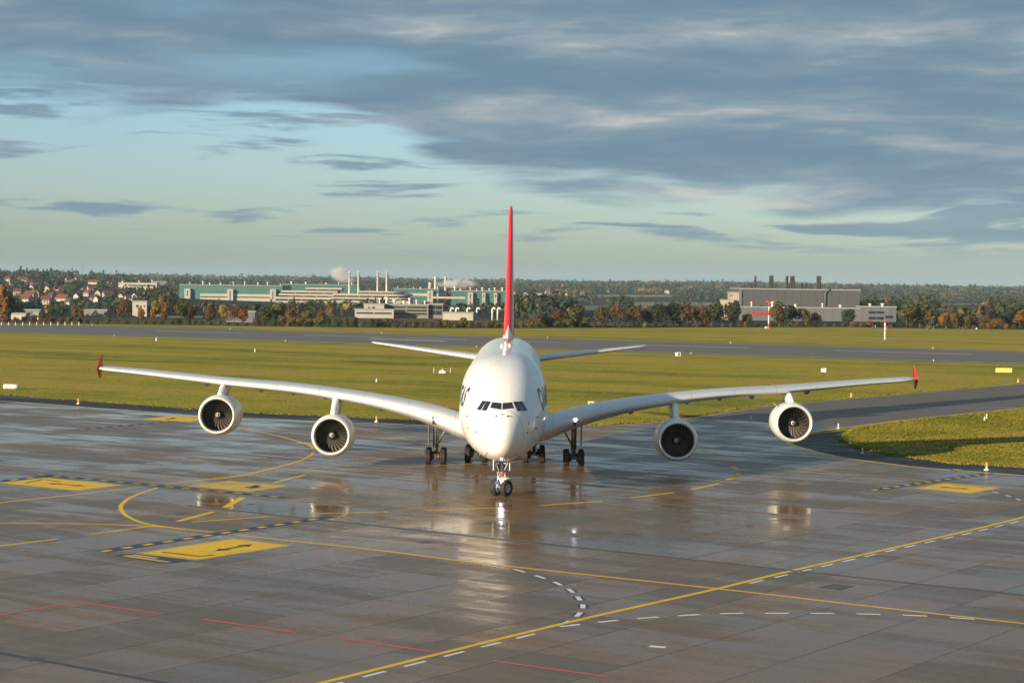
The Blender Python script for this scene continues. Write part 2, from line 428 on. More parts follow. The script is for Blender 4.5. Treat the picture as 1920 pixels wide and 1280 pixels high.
def build_slabs():
    """each slab its own piece; the nearest 300 as parts, the rest joined"""
    gap = 0.018
    def slab_mesh():
        a, c = SL1/2 - gap, SL2/2 - gap; b = 0.012
        mb = MB()
        P = lambda x, y, z: E1*x + E2*y + Vector((0,0,z))
        top = [P(-a+b,-c+b,0), P(a-b,-c+b,0), P(a-b,c-b,0), P(-a+b,c-b,0)]
        low = [P(-a,-c,-0.006), P(a,-c,-0.006), P(a,c,-0.006), P(-a,c,-0.006)]
        mb.add(top+low, [(3,2,1,0),(0,1,5,4),(1,2,6,5),(2,3,7,6),(3,0,4,7)])
        me = mb.mesh('slab', M['slab'])
        bm = bmesh.new(); bm.from_mesh(me); bmesh.ops.recalc_face_normals(bm, faces=bm.faces)
        if max(bm.faces, key=lambda f: f.calc_area()).normal.z < 0: bmesh.ops.reverse_faces(bm, faces=bm.faces)
        bm.to_mesh(me); bm.free(); return me
    def clip(ctr):
        pl = [Vector((p.x, p.y, 0)) for p in outline]
        for nrm, lim in ((E1, SL1/2-gap), (-E1, SL1/2-gap), (E2, SL2/2-gap), (-E2, SL2/2-gap)):
            out = []
            for k in range(len(pl)):
                a, b = pl[k], pl[(k+1) % len(pl)]; da, db = (a-ctr).dot(nrm)-lim, (b-ctr).dot(nrm)-lim
                if da <= 0: out.append(a)
                if (da < 0 < db) or (db < 0 < da): out.append(a.lerp(b, da/(da-db)))
            pl = out
            if len(pl) < 3: return []
        area = sum(pl[k].x*pl[(k+1) % len(pl)].y - pl[(k+1) % len(pl)].x*pl[k].y for k in range(len(pl)))
        return pl if area > 0 else pl[::-1]
    me = slab_mesh(); cells = []
    for i in range(-30, 40):
        for j in range(-34, 26):
            ctr = E1*(O1 + (i+0.5)*SL1) + E2*(O2 + (j+0.5)*SL2)
            if ctr.y < 52 or ctr.y > 300 or abs(ctr.x) > 0.33*ctr.y + 12: continue
            e1 = O1 + (i+0.5)*SL1; 
            if e1 > 208 and ctr.x > 5: continue                         # taxiway beyond
            corners = [ctr + E1*(sx*SL1/2) + E2*(sy*SL2/2) for sx in (-1,0,1) for sy in (-1,0,1)]
            if not any(pip(q, outline) for q in corners): continue
            cells.append((ctr.length, ctr, all(pip(q, outline) for q in corners)))
    cells.sort(key=lambda t: t[0])
    vis = [c for c in cells if abs(c[1].x) < 0.275*c[1].y + 4 and c[1].y > 72 and c[2]]
    one = set(id(c) for c in vis[:300])
    rest_v, rest_f = [], []
    base = np.array([v.co for v in me.vertices]); polys = [list(p.vertices) for p in me.polygons]
    for c in cells:
        z = rnd.uniform(-0.0012, 0.0012)
        if id(c) in one: link('slab', me, apron, (c[1].x, c[1].y, z))
        else:
            o = len(rest_v)
            pts = base + np.array((c[1].x, c[1].y, z))
            if not c[2]:    # slabs cut by the paving edge are trimmed to it
                pl = clip(c[1])
                if len(pl) > 2:
                    rest_v += [(q.x, q.y, z) for q in pl]; rest_f.append(list(range(o, o+len(pl))))
                continue
            rest_v += [tuple(p) for p in pts]; rest_f += [[k+o for k in p] for p in polys]
    r = MB().add(rest_v, rest_f).build('far_slab_field', M['slab'], apron); stuff(r)
    edge_pieces = [c for c in cells if not c[2]]
    return edge_pieces
build_slabs()
# paving under the trimmed edges and beyond the slabs
taxi_poly = [p for p in far_edge if p.x > 2] + [p for p in near_edge if p.y > 205 and p.x > 25]
tw = struct(sheet('taxiway', taxi_poly + [E1*208 + E2*-92 + Vector((0,0,0))] if False else taxi_poly, -0.004, M['taxi'])); tw['label'] = 'grey-brown asphalt taxiway leaving the apron'

# ------------------------------------------------------------------ painted markings (flat paint on the paving)
ZM = 0.004
def line(pix, width, m, name, z=ZM, n=6, off=0.0):
    pts = [gnd(*p) for p in pix]
    pts = smooth_poly(pts, n) if len(pts) > 2 else [pts[0], pts[0].lerp(pts[1], 0.5), pts[1]]
    return strip(name, pts, width, z, M[m], apron, off)
def resample(pts, step):
    out = [pts[0]]; acc = 0.0
    for i in range(len(pts)-1):
        a, b = pts[i], pts[i+1]; L = (b-a).length; s = step - acc
        while s <= L:
            out.append(a.lerp(b, s/L)); s += step
        acc = L - (s - step)
    return out
def dashes(pix, width, m, on, gap, name, z=ZM, off=0.0, edge=None, world=None):
    pts = smooth_poly([gnd(*p) for p in pix], 12) if world is None else world
    fine = resample(pts, 0.1); k = 0; non, ngap = int(on*10), int(gap*10)
    while k + non < len(fine):
        seg = fine[k:k+non+1:max(1, non//4)]
        if edge: strip('dash_edging', fine[k:k+non+1:max(1, non//4)], width + 0.30, z - 0.0012, M['bluegrey'], apron, off)
        strip(name, seg, width, z, M[m], apron, off); k += non + ngap
lines = [
 ([(560,1290),(1040,1172),(1345,1103),(1490,1068),(1800,998),(1935,965)], 0.22, 'yellow'),
 ([(445,1003),(700,1030),(900,1055),(1345,1103),(1640,1137),(1935,1170)], 0.20, 'yellow'),
 ([(295,914),(262,925),(242,934),(228,946),(228,957),(240,968),(265,979),(300,986),(350,992),(400,997)], 0.22, 'yellow'),
 ([(310,907),(400,897),(455,890),(502,880),(555,866),(580,855),(588,845),(580,834),(545,823),(500,812),(445,803)], 0.2, 'yellow'),
 ([(400,898),(472,891),(560,886),(640,881),(780,874),(900,868),(1040,861)], 0.20, 'paleyellow'),
 ([(455,891),(560,880),(700,865),(860,848)], 0.18, 'paleyellow'),
 ([(-10,980),(170,982),(290,986.5),(345,992)], 0.20, 'yellow'), ([(168,1001),(292,985)], 0.20, 'yellow'),
 ([(-10,943),(130,928),(270,912)], 0.20, 'yellow'), ([(-10,1024),(107,1010)], 0.20, 'yellow'),
 ([(333,977),(400,959)], 0.28, 'yellow'), ([(360,978),(503,968)], 0.2, 'yellow'), ([(422,951),(455,932)], 0.36, 'yellow'), ([(515,904),(572,890)], 0.22, 'yellow'),
 ([(580,962.5),(727,959)], 0.2, 'yellow'), ([(803,957),(945,951)], 0.2, 'yellow'), ([(1014,947),(1130,939)], 0.22, 'yellow'),
 ([(1182,933),(1263,923)], 0.24, 'yellow'), ([(1297,917),(1349,906)], 0.26, 'yellow'), ([(1363,899),(1377,894),(1386,887)], 0.3, 'yellow'), ([(1383,880),(1374,874)], 0.3, 'yellow'),
 ([(1472,884),(1600,889),(1735,900)], 0.20, 'paleyellow'), ([(1512,880),(1570,886)], 0.16, 'paleyellow'),
 ([(0,763),(150,775),(265,786)], 0.20, 'paleyellow'), ([(445,800),(700,818),(820,828)], 0.2, 'paleyellow'), ([(390,792),(372,790)], 0.2, 'yellow'),
 ([(1440,818),(1560,806)], 0.2, 'paleyellow'), ([(1100,810),(1190,807)], 0.2, 'paleyellow'),
 ([(1300,838),(1350,852)], 0.18, 'paleyellow'),
]
for pix, w, m in lines: line(pix, w*1.5, m, 'yellow_line' if m == 'yellow' else 'faded_yellow_line', z=ZM + rnd.uniform(0, 0.0016))
for pix in ([(-15,1155),(145,1128),(305,1150)], [(380,1160),(555,1185)], [(638,1196),(825,1223)], [(925,1238),(1140,1268)]):
    pts = [gnd(*p) for p in pix]
    for i in range(len(pts)-1): strip('red_line', [pts[i], pts[i].lerp(pts[i+1], .5), pts[i+1]], 0.23, ZM + 0.0018 - i*0.0007, M['redline'], apron)
# edge lines of paving
strip('edge_line', offset(far_edge, -0.8), 0.42, ZM, M['paleyellow'], apron)
strip('edge_line', offset(near_edge, -0.5), 0.42, ZM, M['yellow'], apron)
# white dashed service routes
dashes([(905,1058),(960,1066),(1010,1080),(1045,1093),(1072,1108),(1089,1126),(1093,1138),(1086,1150),(1068,1163),(1040,1174)], 0.26, 'white', 1.35, 1.25, 'white_dash', edge=True)
wl = [gnd(*p) for p in ((1040,1173.5),(820,1228),(585,1287))]
dashes(None, 0.21, 'white', 1.5, 1.35, 'white_dash', off=-0.36, world=wl[::-1])
dashes([(1050,1174),(1120,1166),(1180,1160),(1250,1155),(1320,1151),(1390,1149),(1460,1149),(1530,1149),(1605,1150),(1680,1152),(1755,1155),(1835,1161)], 0.27, 'white', 1.2, 1.15, 'white_dash')
wl = [gnd(*p) for p in ((1395,1091.5),(1680,1026),(1800,1000),(1925,970))]
dashes(None, 0.21, 'white', 1.5, 1.35, 'white_dash', off=-0.37, world=wl)
dashes([(1861,921),(1890,929),(1915,938),(1935,947)], 0.2, 'white', 1.4, 1.2, 'white_dash')
line([(1218,1210.5),(1248,1213)], 0.42, 'white', 'white_mark')
# dark blue bands with yellow dashes
for a, b in (((190,1033.5),(622,968)), ((72,889),(536,932.5)), ((-12,903),(92,892)), ((150,805),(372,785)), ((1636,918.5),(1856,886.5))):
    A, B = gnd(*a), gnd(*b); pts = [A.lerp(B, k/4) for k in range(5)]
    strip('dark_band', pts, 1.05, ZM + 0.0022, M['bluegrey'], apron)
    dashes(None, 0.46, 'yellow' if a[0] in (190, 1636, -12) else 'paleyellow', 0.95, 0.95, 'yellow_dash', z=ZM + 0.0040, world=pts)
# yellow direction panels with black arrows
def quad(name, pix, m, z): return sheet(name, [gnd(*p) for p in pix], z, M[m], apron)
def panel(pix, m, arrow, worn_=False, inner=True):
    q = [gnd(*p) for p in pix]
    L = lambda s, t: q[0].lerp(q[1], s).lerp(q[3].lerp(q[2], s), t)          # s along edge 0-1, t along edge 0-3
    p = sheet('yellow_panel', q, ZM + 0.003, M['paleyellow' if inner else m], apron)
    if inner: sheet('yellow_field', [L(.05,.07), L(.95,.07), L(.95,.93), L(.05,.93)], ZM + 0.0044, M[m], apron)
    z = ZM + 0.0058
    for kind, s0, t0, s1, t1 in arrow:
        A, B = L(s0, t0), L(s1, t1); d = (B-A); n = Vector((-d.y, d.x, 0)).normalized(); u = d.normalized(); ln = d.length
        if kind == 'double':
            w, h, hl = 0.16, 0.5, min(1.5, ln*0.28)
            pts = [A, A+u*hl+n*h, A+u*hl+n*w, B-u*hl+n*w, B-u*hl+n*h, B, B-u*hl-n*h, B-u*hl-n*w, A+u*hl-n*w, A+u*hl-n*h]
        elif kind == 'single':
            w, h, hl = 0.3, 0.85, ln*0.45
            pts = [A+n*w, B-u*hl+n*w, B-u*hl+n*h, B, B-u*hl-n*h, B-u*hl-n*w, A-n*w]
        else:
            w = 0.13; pts = [A+n*w, B+n*w, B-n*w, A-n*w]
        sheet('black_arrow' if kind != 'bar' else 'black_stroke', pts, z, M['blackpaint'], apron)
panel([(252,1037),(437,1009),(549,1022),(369,1050)], 'yellow', [('double',.42,.62,.86,.55), ('bar',.16,.18,.16,.80), ('bar',.16,.80,.27,.84)])
panel([(-6,905),(85,895),(234,909),(146,920)], 'yellow', [('double',.45,.36,.52,.80), ('bar',.80,.12,.72,.36), ('bar',.25,.20,.80,.10)])
panel([(350,911),(430,901),(543,911),(467,922)], 'paleyellow', [('single',.78,.62,.36,.78), ('bar',.55,.14,.86,.40)], inner=False)
panel([(262,786),(325,779),(420,783),(352,790.5)], 'yellow', [('single',.6,.30,.25,.40), ('bar',.8,.3,.8,.7)], inner=False)
panel([(1711,915),(1770,905),(1881,914),(1820,925)], 'yellow', [('double',.45,.20,.5,.72), ('bar',.84,.2,.84,.82)])
q = [(212,1041),(262,1036.5),(359,1051),(312,1056)]
quad('dark_panel', q, 'bluegrey', ZM + 0.0026)
quad('yellow_letter_stroke', [(228,1042),(240,1040.5),(322,1053),(312,1054)], 'paleyellow', ZM + 0.0042)
quad('yellow_letter_stroke', [(243,1040.2),(255,1039),(300,1045.5),(288,1046.8)], 'paleyellow', ZM + 0.0042)
# drain channel and covers
dr = [E1*100.2 + E2*c for c in np.linspace(-100, -10, 30)]
strip('drain_channel', dr, 0.34, ZM + 0.0008, M['sealant'], apron)
dr = [E1*55.4 + E2*c for c in np.linspace(-100, -30, 20)]
strip('drain_channel', dr, 0.34, ZM + 0.0008, M['sealant'], apron)
M['iron'] = worn('cast_iron', (0.05, 0.045, 0.042), 0.45, 0.5, 3.0)
def cover(u, v, w, l, rings=True):
    p = gnd(u, v); mb = MB()
    T = Matrix.Translation((p.x, p.y, 0)) @ Matrix.Rotation(E1A, 4, 'Z')
    mb.box((-l/2, -w/2, 0.001), (l/2, w/2, 0.0075), T)
    for k in range(4): mb.box((-l/2 + l*(k+.35)/4, -w*0.4, 0.007), (-l/2 + l*(k+.65)/4, w*0.4, 0.013), T)
    o = mb.build('drain_cover', M['iron'], apron)
for u, v, w, l in ((797,1016,.7,1.0), (1497,1076.5,.6,.8), (1567,1100,1.3,1.9), (340,963,.9,1.0), (380,937,.5,.8), (62,1234,.7,.8), (470,945,.5,.7)): cover(u, v, w, l)

# ------------------------------------------------------------------ runway
ra = (gnd(1833,679)-gnd(75,624.5)).normalized(); rn = Vector((-ra.y, ra.x, 0))
r0 = gnd(960, 651.8); rw = ((gnd(960,632.5)-r0).dot(rn))
def rpt(s, t): return r0 + ra*s + rn*t
struct(sheet('runway_shoulder', [rpt(-900,-4), rpt(420,-4), rpt(420,rw+5), rpt(-900,rw+5)], -0.02, M['tar']))['label'] = 'dark asphalt shoulder under the runway'
rwy = struct(sheet('runway', [rpt(-900,-1.5), rpt(420,-1.5), rpt(420,rw+1), rpt(-900,rw+1)], -0.012, M['runway'])); rwy['label'] = 'grey asphalt runway crossing behind the aircraft'
def rstrip(name, s0, s1, t, w): sheet(name, [rpt(s0,t-w/2), rpt(s1,t-w/2), rpt(s1,t+w/2), rpt(s0,t+w/2)], -0.006, M['white'], rwy)
rstrip('runway_edge_line', -700, 420, 0.0, 1.1); rstrip('runway_edge_line', -700, 420, rw-1.5, 1.0)
def rs_of(u, v): q = gnd(u, v) - r0; return q.dot(ra), q.dot(rn)
for (u0,v0),(u1,v1) in (((322,619),(480,624)), ((585,627.3),(760,631.5)), ((814,631.5),(917,635)), ((991,638),(1072,640.6)), ((1205,644),(1424,651)), ((1576,656),(1824,664))):
    s0, t0 = rs_of(u0, v0); s1, t1 = rs_of(u1, v1); rstrip('runway_centre_dash', s0, s1, rw*0.62, 1.2)
s0, t0 = rs_of(690, 635); s1, t1 = rs_of(840, 639); rstrip('touchdown_bar', s0, s1, (t0+t1)/2, 2.6)
pth = [gnd(u, v) for u, v in ((1100,608.5),(1300,608.5),(1500,611.5),(1700,615.5),(1960,622))]
M['path'] = worn('pale_gravel', (0.16, 0.17, 0.10), 0.9, 0.4, 0.4, space='World')
struct(strip('perimeter_path', pth, 9.0, -0.015, M['path']))['label'] = 'pale perimeter path along the hedge'

# ------------------------------------------------------------------ standing grass
def build_tufts():
    rng = np.random.default_rng(3); vs = []; fs = []
    def scatter(n, ymin, ymax, h0, h1, test, w0=0.10, w1=0.28):
        k = 0; tries = 0
        while k < n and tries < n*12:
            tries += 1
            y = math.sqrt(rng.uniform(ymin**2, ymax**2)); x = rng.uniform(-0.29, 0.29)*y
            if not test(Vector((x, y, 0))): continue
            h = rng.uniform(h0, h1)*(0.6 + 0.8*max(0, noise.noise((x*0.25, y*0.25, 0)) + 0.4)); w = rng.uniform(w0, w1)
            a = rng.uniform(0, math.pi); dx, dy = math.cos(a)*w, math.sin(a)*w; lx, ly = rng.normal(0, 0.12, 2)
            o = len(vs)
            vs.extend([(x-dx, y-dy, -0.05), (x+dx, y+dy, -0.05), (x+dx*0.6+lx, y+dy*0.6+ly, h), (x-dx*0.7+lx, y-dy*0.7+ly, h*rng.uniform(.6, 1))])
            fs.append((o, o+1, o+2, o+3)); k += 1
    isl = grass_isl + [Vector((260, 60, 0)), Vector((420, 300, 0))]
    isl = [p for p in isl]
    on_isl = lambda p: pip(p, grass_isl)
    paved = outline; shl = fe_l + sh[::-1]
    def mid(p): return not pip(p, paved) and not pip(p, shl) and not pip(p, grass_isl) and (p - r0).dot(rn) < -5 and p.x < 0.27*p.y
    scatter(26000, 168, 330, 0.02, 0.08, on_isl, 0.03, 0.10)
    scatter(22000, 222, 420, 0.02, 0.06, mid, 0.03, 0.10)
    pass
    for poly, n in ((sh, 5200), (grass_isl, 4200), (offset([p for p in far_edge if p.x > -2], .5), 3600)):     # ragged fringe where grass meets paving
        seg = [(a, b) for a, b in zip(poly[:-1], poly[1:]) if abs(a.x) < .3*a.y + 15]
        for _ in range(n):
            a, b = seg[rng.integers(len(seg))]; p = a.lerp(b, rng.uniform()); k = max(0.0, noise.noise((p.x*.35, p.y*.35, 2)) + .45)
            x, y = p.x + rng.normal(0, .32*k + .08), p.y + rng.normal(0, .32*k + .08); h = rng.uniform(.04, .15)*(.4 + k); w = rng.uniform(.04, .12); t = rng.uniform(0, math.pi); o = len(vs)
            dx, dy = math.cos(t)*w, math.sin(t)*w
            vs.extend([(x-dx, y-dy, -.04), (x+dx, y+dy, -.04), (x+dx*.7, y+dy*.7, h), (x-dx*.6, y-dy*.6, h*.8)]); fs.append((o, o+1, o+2, o+3))
    o = MB().add(vs, fs).build('grass_tufts', M['tuft']); stuff(o); o['label'] = 'rough tufts of standing grass across the airfield'; o['category'] = 'grass'
build_tufts()

# ------------------------------------------------------------------ the airliner
def panel_paint(name, col, rough, coat, pitch, axis, line_amt=0.35):
    """glossy paint with faint panel joints and rain streaks"""
    m = mat(name, col, rough, coat=coat); N = NT(m.node_tree); b = m.node_tree.nodes['Principled BSDF']
    p = N.n('ShaderNodeTexCoord').outputs['Object']; x, y, z = N.xyz(p)
    c = N.m('ABSOLUTE', x) if axis == 'x' else y
    fr = N.m('FRACT', N.m('DIVIDE', c, pitch)); ln = N.m('LESS_THAN', fr, 0.022/pitch*1.6)
    n = N.noise(p, 0.5, 6, 0.6); n2 = N.noise(N.vm('MULTIPLY', p, (3, 0.6, 0.25)), 1.0, 5, 0.6)
    f = N.m('ADD', N.m('MULTIPLY', ln, line_amt), N.m('MULTIPLY', N.step(N.m('ADD', N.m('MULTIPLY', n, .5), N.m('MULTIPLY', n2, .5)), 0.48, 0.75), 0.16))
    N.put(b.inputs['Base Color'], N.mix(f, col, (0.22, 0.22, 0.22)))
    N.put(b.inputs['Roughness'], N.m('ADD', rough - 0.05, N.m('MULTIPLY', n, 0.12)))
    return m
M['paint'] = panel_paint('white_aircraft_paint', (0.80, 0.80, 0.785), 0.27, 0.4, 2.7, 'y', 0.20)
M['wingpaint'] = panel_paint('grey_wing_paint', (0.60, 0.62, 0.64), 0.30, 0.25, 4.15, 'x', 0.75)
M['red'] = worn('red_tail_paint', (0.68, 0.012, 0.018), 0.28, 0.10, 0.6, coat=0.3)
M['lip'] = worn('polished_intake_lip', (0.74, 0.73, 0.71), 0.30, 0.15, 1.5, metal=0.35)
M['blade'] = worn('titanium_blade', (0.20, 0.18, 0.16), 0.42, 0.3, 2.0, metal=0.5)
M['duct'] = mat('intake_liner', (0.045, 0.044, 0.043), 0.5)
M['black'] = mat('black_rubber_seal', (0.012, 0.012, 0.012), 0.6)
M['spinner'] = mat('black_spinner', (0.02, 0.02, 0.021), 0.35)
M['spiral'] = mat('white_spiral', (0.8, 0.79, 0.72), 0.4)
M['tyre'] = worn('tyre_rubber', (0.016, 0.016, 0.017), 0.75, 0.4, 3.0, dirt=(0.05, 0.045, 0.04))
M['rim'] = worn('wheel_rim', (0.48, 0.48, 0.47), 0.4, 0.4, 4.0, metal=0.3)
M['gear'] = worn('gear_steel', (0.46, 0.45, 0.42), 0.38, 0.6, 4.0, metal=0.4, dirt=(0.06, 0.05, 0.04))
M['maingear'] = worn('dull_gear_steel', (0.20, 0.19, 0.175), 0.45, 0.6, 4.0, metal=0.3, dirt=(0.05, 0.045, 0.04))
M['darkgear'] = worn('oily_gear', (0.07, 0.065, 0.06), 0.45, 0.5, 4.0, metal=0.3)
M['glass'] = mat('cockpit_glass', (0.012, 0.018, 0.022), 0.06, coat=0.6)
M['navy'] = mat('navy_letter_paint', (0.012, 0.022, 0.05), 0.3)
M['exh'] = mat('exhaust_metal', (0.30, 0.26, 0.22), 0.4, 0.8)
M['lamp'] = mat('lit_landing_lamp', (0.9, 0.9, 0.9), 0.2, emit=(0.86, 0.9, 1.0), estr=60)
M['wlamp'] = mat('lit_wing_root_lamp', (0.9, 0.9, 0.9), 0.2, emit=(0.86, 0.9, 1.0), estr=22)
M['beacon'] = mat('orange_red_fitting', (0.65, 0.07, 0.02), 0.35)
M['bluefit'] = mat('blue_fitting', (0.03, 0.07, 0.45), 0.35)

YAW = R(-0.33); NOSE = Vector((-0.70, 144.0, 0))
jet = thing('airliner', 'white four-engined double-deck airliner with a red tail fin facing down the wet apron', 'aircraft', NOSE, YAW)
JM = Matrix.Translation(NOSE) @ Matrix.Rotation(YAW, 4, 'Z'); JI = JM.inverted()

ST = [  # x aft of nose, belly z, crown z, half width, height of widest point
 (0.0,4.75,4.75,0,4.75),(0.06,4.38,5.14,0.31,4.76),(0.25,3.98,5.60,0.64,4.80),(0.6,3.62,6.08,1.0,4.86),(1.2,3.28,6.62,1.43,4.95),(2.0,3.03,7.16,1.86,5.07),
 (3.0,2.85,7.78,2.26,5.22),(4.0,2.74,8.36,2.58,5.36),(5.0,2.67,8.86,2.83,5.48),(6.0,2.62,9.30,3.03,5.60),(8.0,2.54,9.96,3.3,5.78),(10.0,2.48,10.38,3.46,5.90),
 (12.0,2.44,10.60,3.54,5.97),(15.0,2.40,10.72,3.57,6.0),(20.0,2.38,10.75,3.57,6.0),(40.0,2.38,10.78,3.57,6.0),(46.0,2.50,10.80,3.56,6.1),(50.0,2.90,10.80,3.48,6.4),
 (55.0,3.85,10.78,3.18,7.0),(60.0,5.20,10.66,2.62,7.8),(65.0,6.70,10.40,1.85,8.5),(69.0,7.80,10.05,1.15,8.95),(72.0,8.70,9.60,.46,9.15),(72.7,9.0,9.3,.12,9.15)]
_sx = np.sqrt(np.array([s[0] for s in ST]))
def _pchip(xs, ys):
    xs = np.array(xs, float); ys = np.array(ys, float); h = np.diff(xs); d = np.diff(ys)/h; m = np.zeros_like(ys)
    for i in range(1, len(xs)-1):
        if d[i-1]*d[i] > 0:
            w1 = 2*h[i]+h[i-1]; w2 = h[i]+2*h[i-1]; m[i] = (w1+w2)/(w1/d[i-1]+w2/d[i])
    m[0] = d[0]; m[-1] = d[-1]
    def f(x):
        i = int(min(max(np.searchsorted(xs, x)-1, 0), len(xs)-2)); t = (x-xs[i])/h[i]
        return float((2*t**3-3*t**2+1)*ys[i] + (t**3-2*t**2+t)*h[i]*m[i] + (-2*t**3+3*t**2)*ys[i+1] + (t**3-t**2)*h[i]*m[i+1])
    return f
fb, fc, fw, fz = [_pchip(_sx, [s[k] for s in ST]) for k in (1, 2, 3, 4)]
def eup(x): return 2.12 + 0.5*sstep(x, 2.0, 13.0)
def body_half(x, z):
    s = math.sqrt(x); b, c, w, zw = fb(s), fc(s), fw(s), fz(s)
    if z >= zw: r = max(0, 1 - ((z-zw)/(c-zw))**eup(x))**(1/eup(x))
    else: r = max(0, 1 - ((zw-z)/(zw-b))**2.05)**(1/2.05)
    return w*r
def body_ring(x, n=72):
    s = math.sqrt(x); b, c, w, zw = fb(s), fc(s), fw(s), fz(s); out = []
    for k in range(n):
        q = 2*math.pi*k/n; cx, cz = math.cos(q), math.sin(q)
        e = 2/eup(x) if cz >= 0 else 2/2.05
        X = math.copysign(abs(cx)**e, cx)*w; Z = abs(cz)**e*(c-zw) if cz >= 0 else -abs(cz)**e*(zw-b)
        out.append((X, x, zw+Z))
    return out
xs_ = [0.004, 0.02, 0.06, 0.12, 0.2, 0.32, 0.48, 0.7] + list(np.arange(1.0, 16, 0.5)) + list(np.arange(16, 72.5, 1.5)) + [72.5, 72.7]
fus = MB().rings([body_ring(x) for x in xs_]).build('fuselage', M['paint'], jet, fixn=True)
bvh = BVHTree.FromPolygons([JM @ v.co for v in fus.data.vertices], [list(p.vertices) for p in fus.data.polygons])

# belly fairing between the wings
mb = MB(); rs = []
for y in np.linspace(17.5, 43, 22):
    t = (y-17.5)/25.5; k = math.sin(math.pi*t)**0.45
    ring = []
    for j in range(36):
        q = 2*math.pi*j/36; ring.append((math.cos(q)*3.95*(0.35+0.65*k), y, 3.9 + math.sin(q)*(2.15*k if math.sin(q) < 0 else 1.6*k)))
    rs.append(ring)
mb.rings(rs).build('belly_fairing', M['paint'], jet, fixn=True)

# cockpit panes: outlines seen in the photo, laid on the skin of the nose; mirrored to the other side
def skin_patch(pix, off, n=6):
    P = []
    for i in range(n+1):
        for j in range(n+1):
            s, t = i/n, j/n
            a = Vector(pix[0]).lerp(Vector(pix[1]), s); b_ = Vector(pix[3]).lerp(Vector(pix[2]), s); c = a.lerp(b_, t)
            hit, nrm, _, _ = bvh.ray_cast(CAMP, pixdir(c.x, c.y))
            if hit is None: return None
            if nrm.dot(CAMP - hit) < 0: nrm = -nrm
            P.append(JI @ (hit + nrm*off))
    F = [(i*(n+1)+j, (i+1)*(n+1)+j, (i+1)*(n+1)+j+1, i*(n+1)+j+1) for i in range(n) for j in range(n)]
    return P, F
z1 = lambda a, b: (780 + a/3.5556, 600 + b/3.5556)
for pix in ([(512,548),(567,554),(567,593),(497,583)], [(471,543),(498,545),(470,599),(439,598)], [(441,541),(467,542),(431,598),(408,592)]):
    g = skin_patch([z1(*p) for p in pix], 0.014)
    fr = [Vector(p) for p in pix]; c = sum(fr, Vector((0, 0)))/4
    g2 = skin_patch([z1(*(c + (p-c)*1.0 + (p-c).normalized()*4.5)) for p in fr], 0.006)
    for s in (1, -1):
        for (P, F), nm, m in ((g2, 'window_surround', 'black'), (g, 'cockpit_window', 'glass')):
            MB().add([(p.x*s, p.y, p.z) for p in P], F, True).build(nm, M[m], jet, fixn=True)

def on_nose(u, v):
    hit = None
    while hit is None:
        hit, nrm, _, _ = bvh.ray_cast(CAMP, pixdir(u, v)); u += (942-u)*0.02; v += (790-v)*0.02
    if nrm.dot(CAMP - hit) < 0: nrm = -nrm
    return JI @ hit, (JI.to_3x3() @ nrm).normalized()
# lettering along both sides
def side_text(txt, x0, z0, size, side):
    cu = bpy.data.curves.new('letters', 'FONT'); cu.body = txt; cu.size = size; cu.shear = 0.28; cu.resolution_u = 6; cu.space_character = 1.12; cu.offset = 0.05
    to = bpy.data.objects.new('letters', cu); COL.objects.link(to)
    dg = bpy.context.evaluated_depsgraph_get(); me = bpy.data.meshes.new_from_object(to.evaluated_get(dg))
    bpy.data.objects.remove(to)
    bm = bmesh.new(); bm.from_mesh(me); bmesh.ops.triangulate(bm, faces=bm.faces)
    for _ in range(4):
        long = [e for e in bm.edges if e.calc_length() > 0.28]
        if not long: break
        bmesh.ops.subdivide_edges(bm, edges=long, cuts=1); bmesh.ops.triangulate(bm, faces=bm.faces)
    xs = [v.co.x for v in bm.verts]; wd = max(xs) - min(xs)
    vs = []; 
    for v in bm.verts:
        a = v.co.x - min(xs); z = z0 + v.co.y
        x = x0 + a if side > 0 else x0 + wd - a
        vs.append((side*(body_half(x, z) + 0.015), x, z))
    fs = [[v.index for v in f.verts] for f in bm.faces]; bm.free()
    o = MB().add(vs, fs).build('airline_name', M['navy'], jet); o['label'] = 'navy airline lettering along the upper deck'
_q = on_nose(876, 741)[0]
side_text('QANTAS', _q.y, 6.75, 2.05, 1); _q = on_nose(876, 741)[0]
side_text('QANTAS', _q.y, 6.75, 2.05, -1)

# nose details: probes, red-outlined static ports, radome and door joints
for (a, b) in ((535,640),(575,632),(610,643),(405,745),(345,640),(350,715)):
    p, n = on_nose(*z1(a, b))
    for s in ((1,) if a > 560 and a < 590 else (1, -1)):
        MB().tube([(p.x*s, p.y, p.z), (p.x*s + n.x*s*.1, p.y + n.y*.1, p.z + n.z*.1), (p.x*s + n.x*s*.14, p.y - .16, p.z + n.z*.12)], [.045, .04, .02], 8).build('air_data_probe', M['darkgear'], jet)
def skin_line(name, pts, w, m, mirror=True, n=4):
    P = []
    for i in range(len(pts)-1):
        for k in range(n): P.append(Vector(pts[i]).lerp(Vector(pts[i+1]), k/n))
    P.append(Vector(pts[-1])); L = []
    for q in P:
        p, nn = on_nose(*z1(q.x, q.y)); L.append((p, nn))
    for s in ((1, -1) if mirror else (1,)):
        vs = []; 
        for i, (p, nn) in enumerate(L):
            t = (L[min(i+1, len(L)-1)][0] - L[max(i-1, 0)][0]).normalized(); sd = t.cross(nn)*w/2
            for e in (1, -1):
                q = p + nn*0.012 + sd*e; vs.append((q.x*s, q.y, q.z))
        MB().add(vs, [(2*i, 2*i+1, 2*i+3, 2*i+2) for i in range(len(L)-1)]).build(name, M[m], jet)
oval = [(398+13*math.cos(t), 682+40*math.sin(t)) for t in np.linspace(-2.6, 2.2, 11)]
skin_line('red_outline', oval, 0.022, 'beacon')
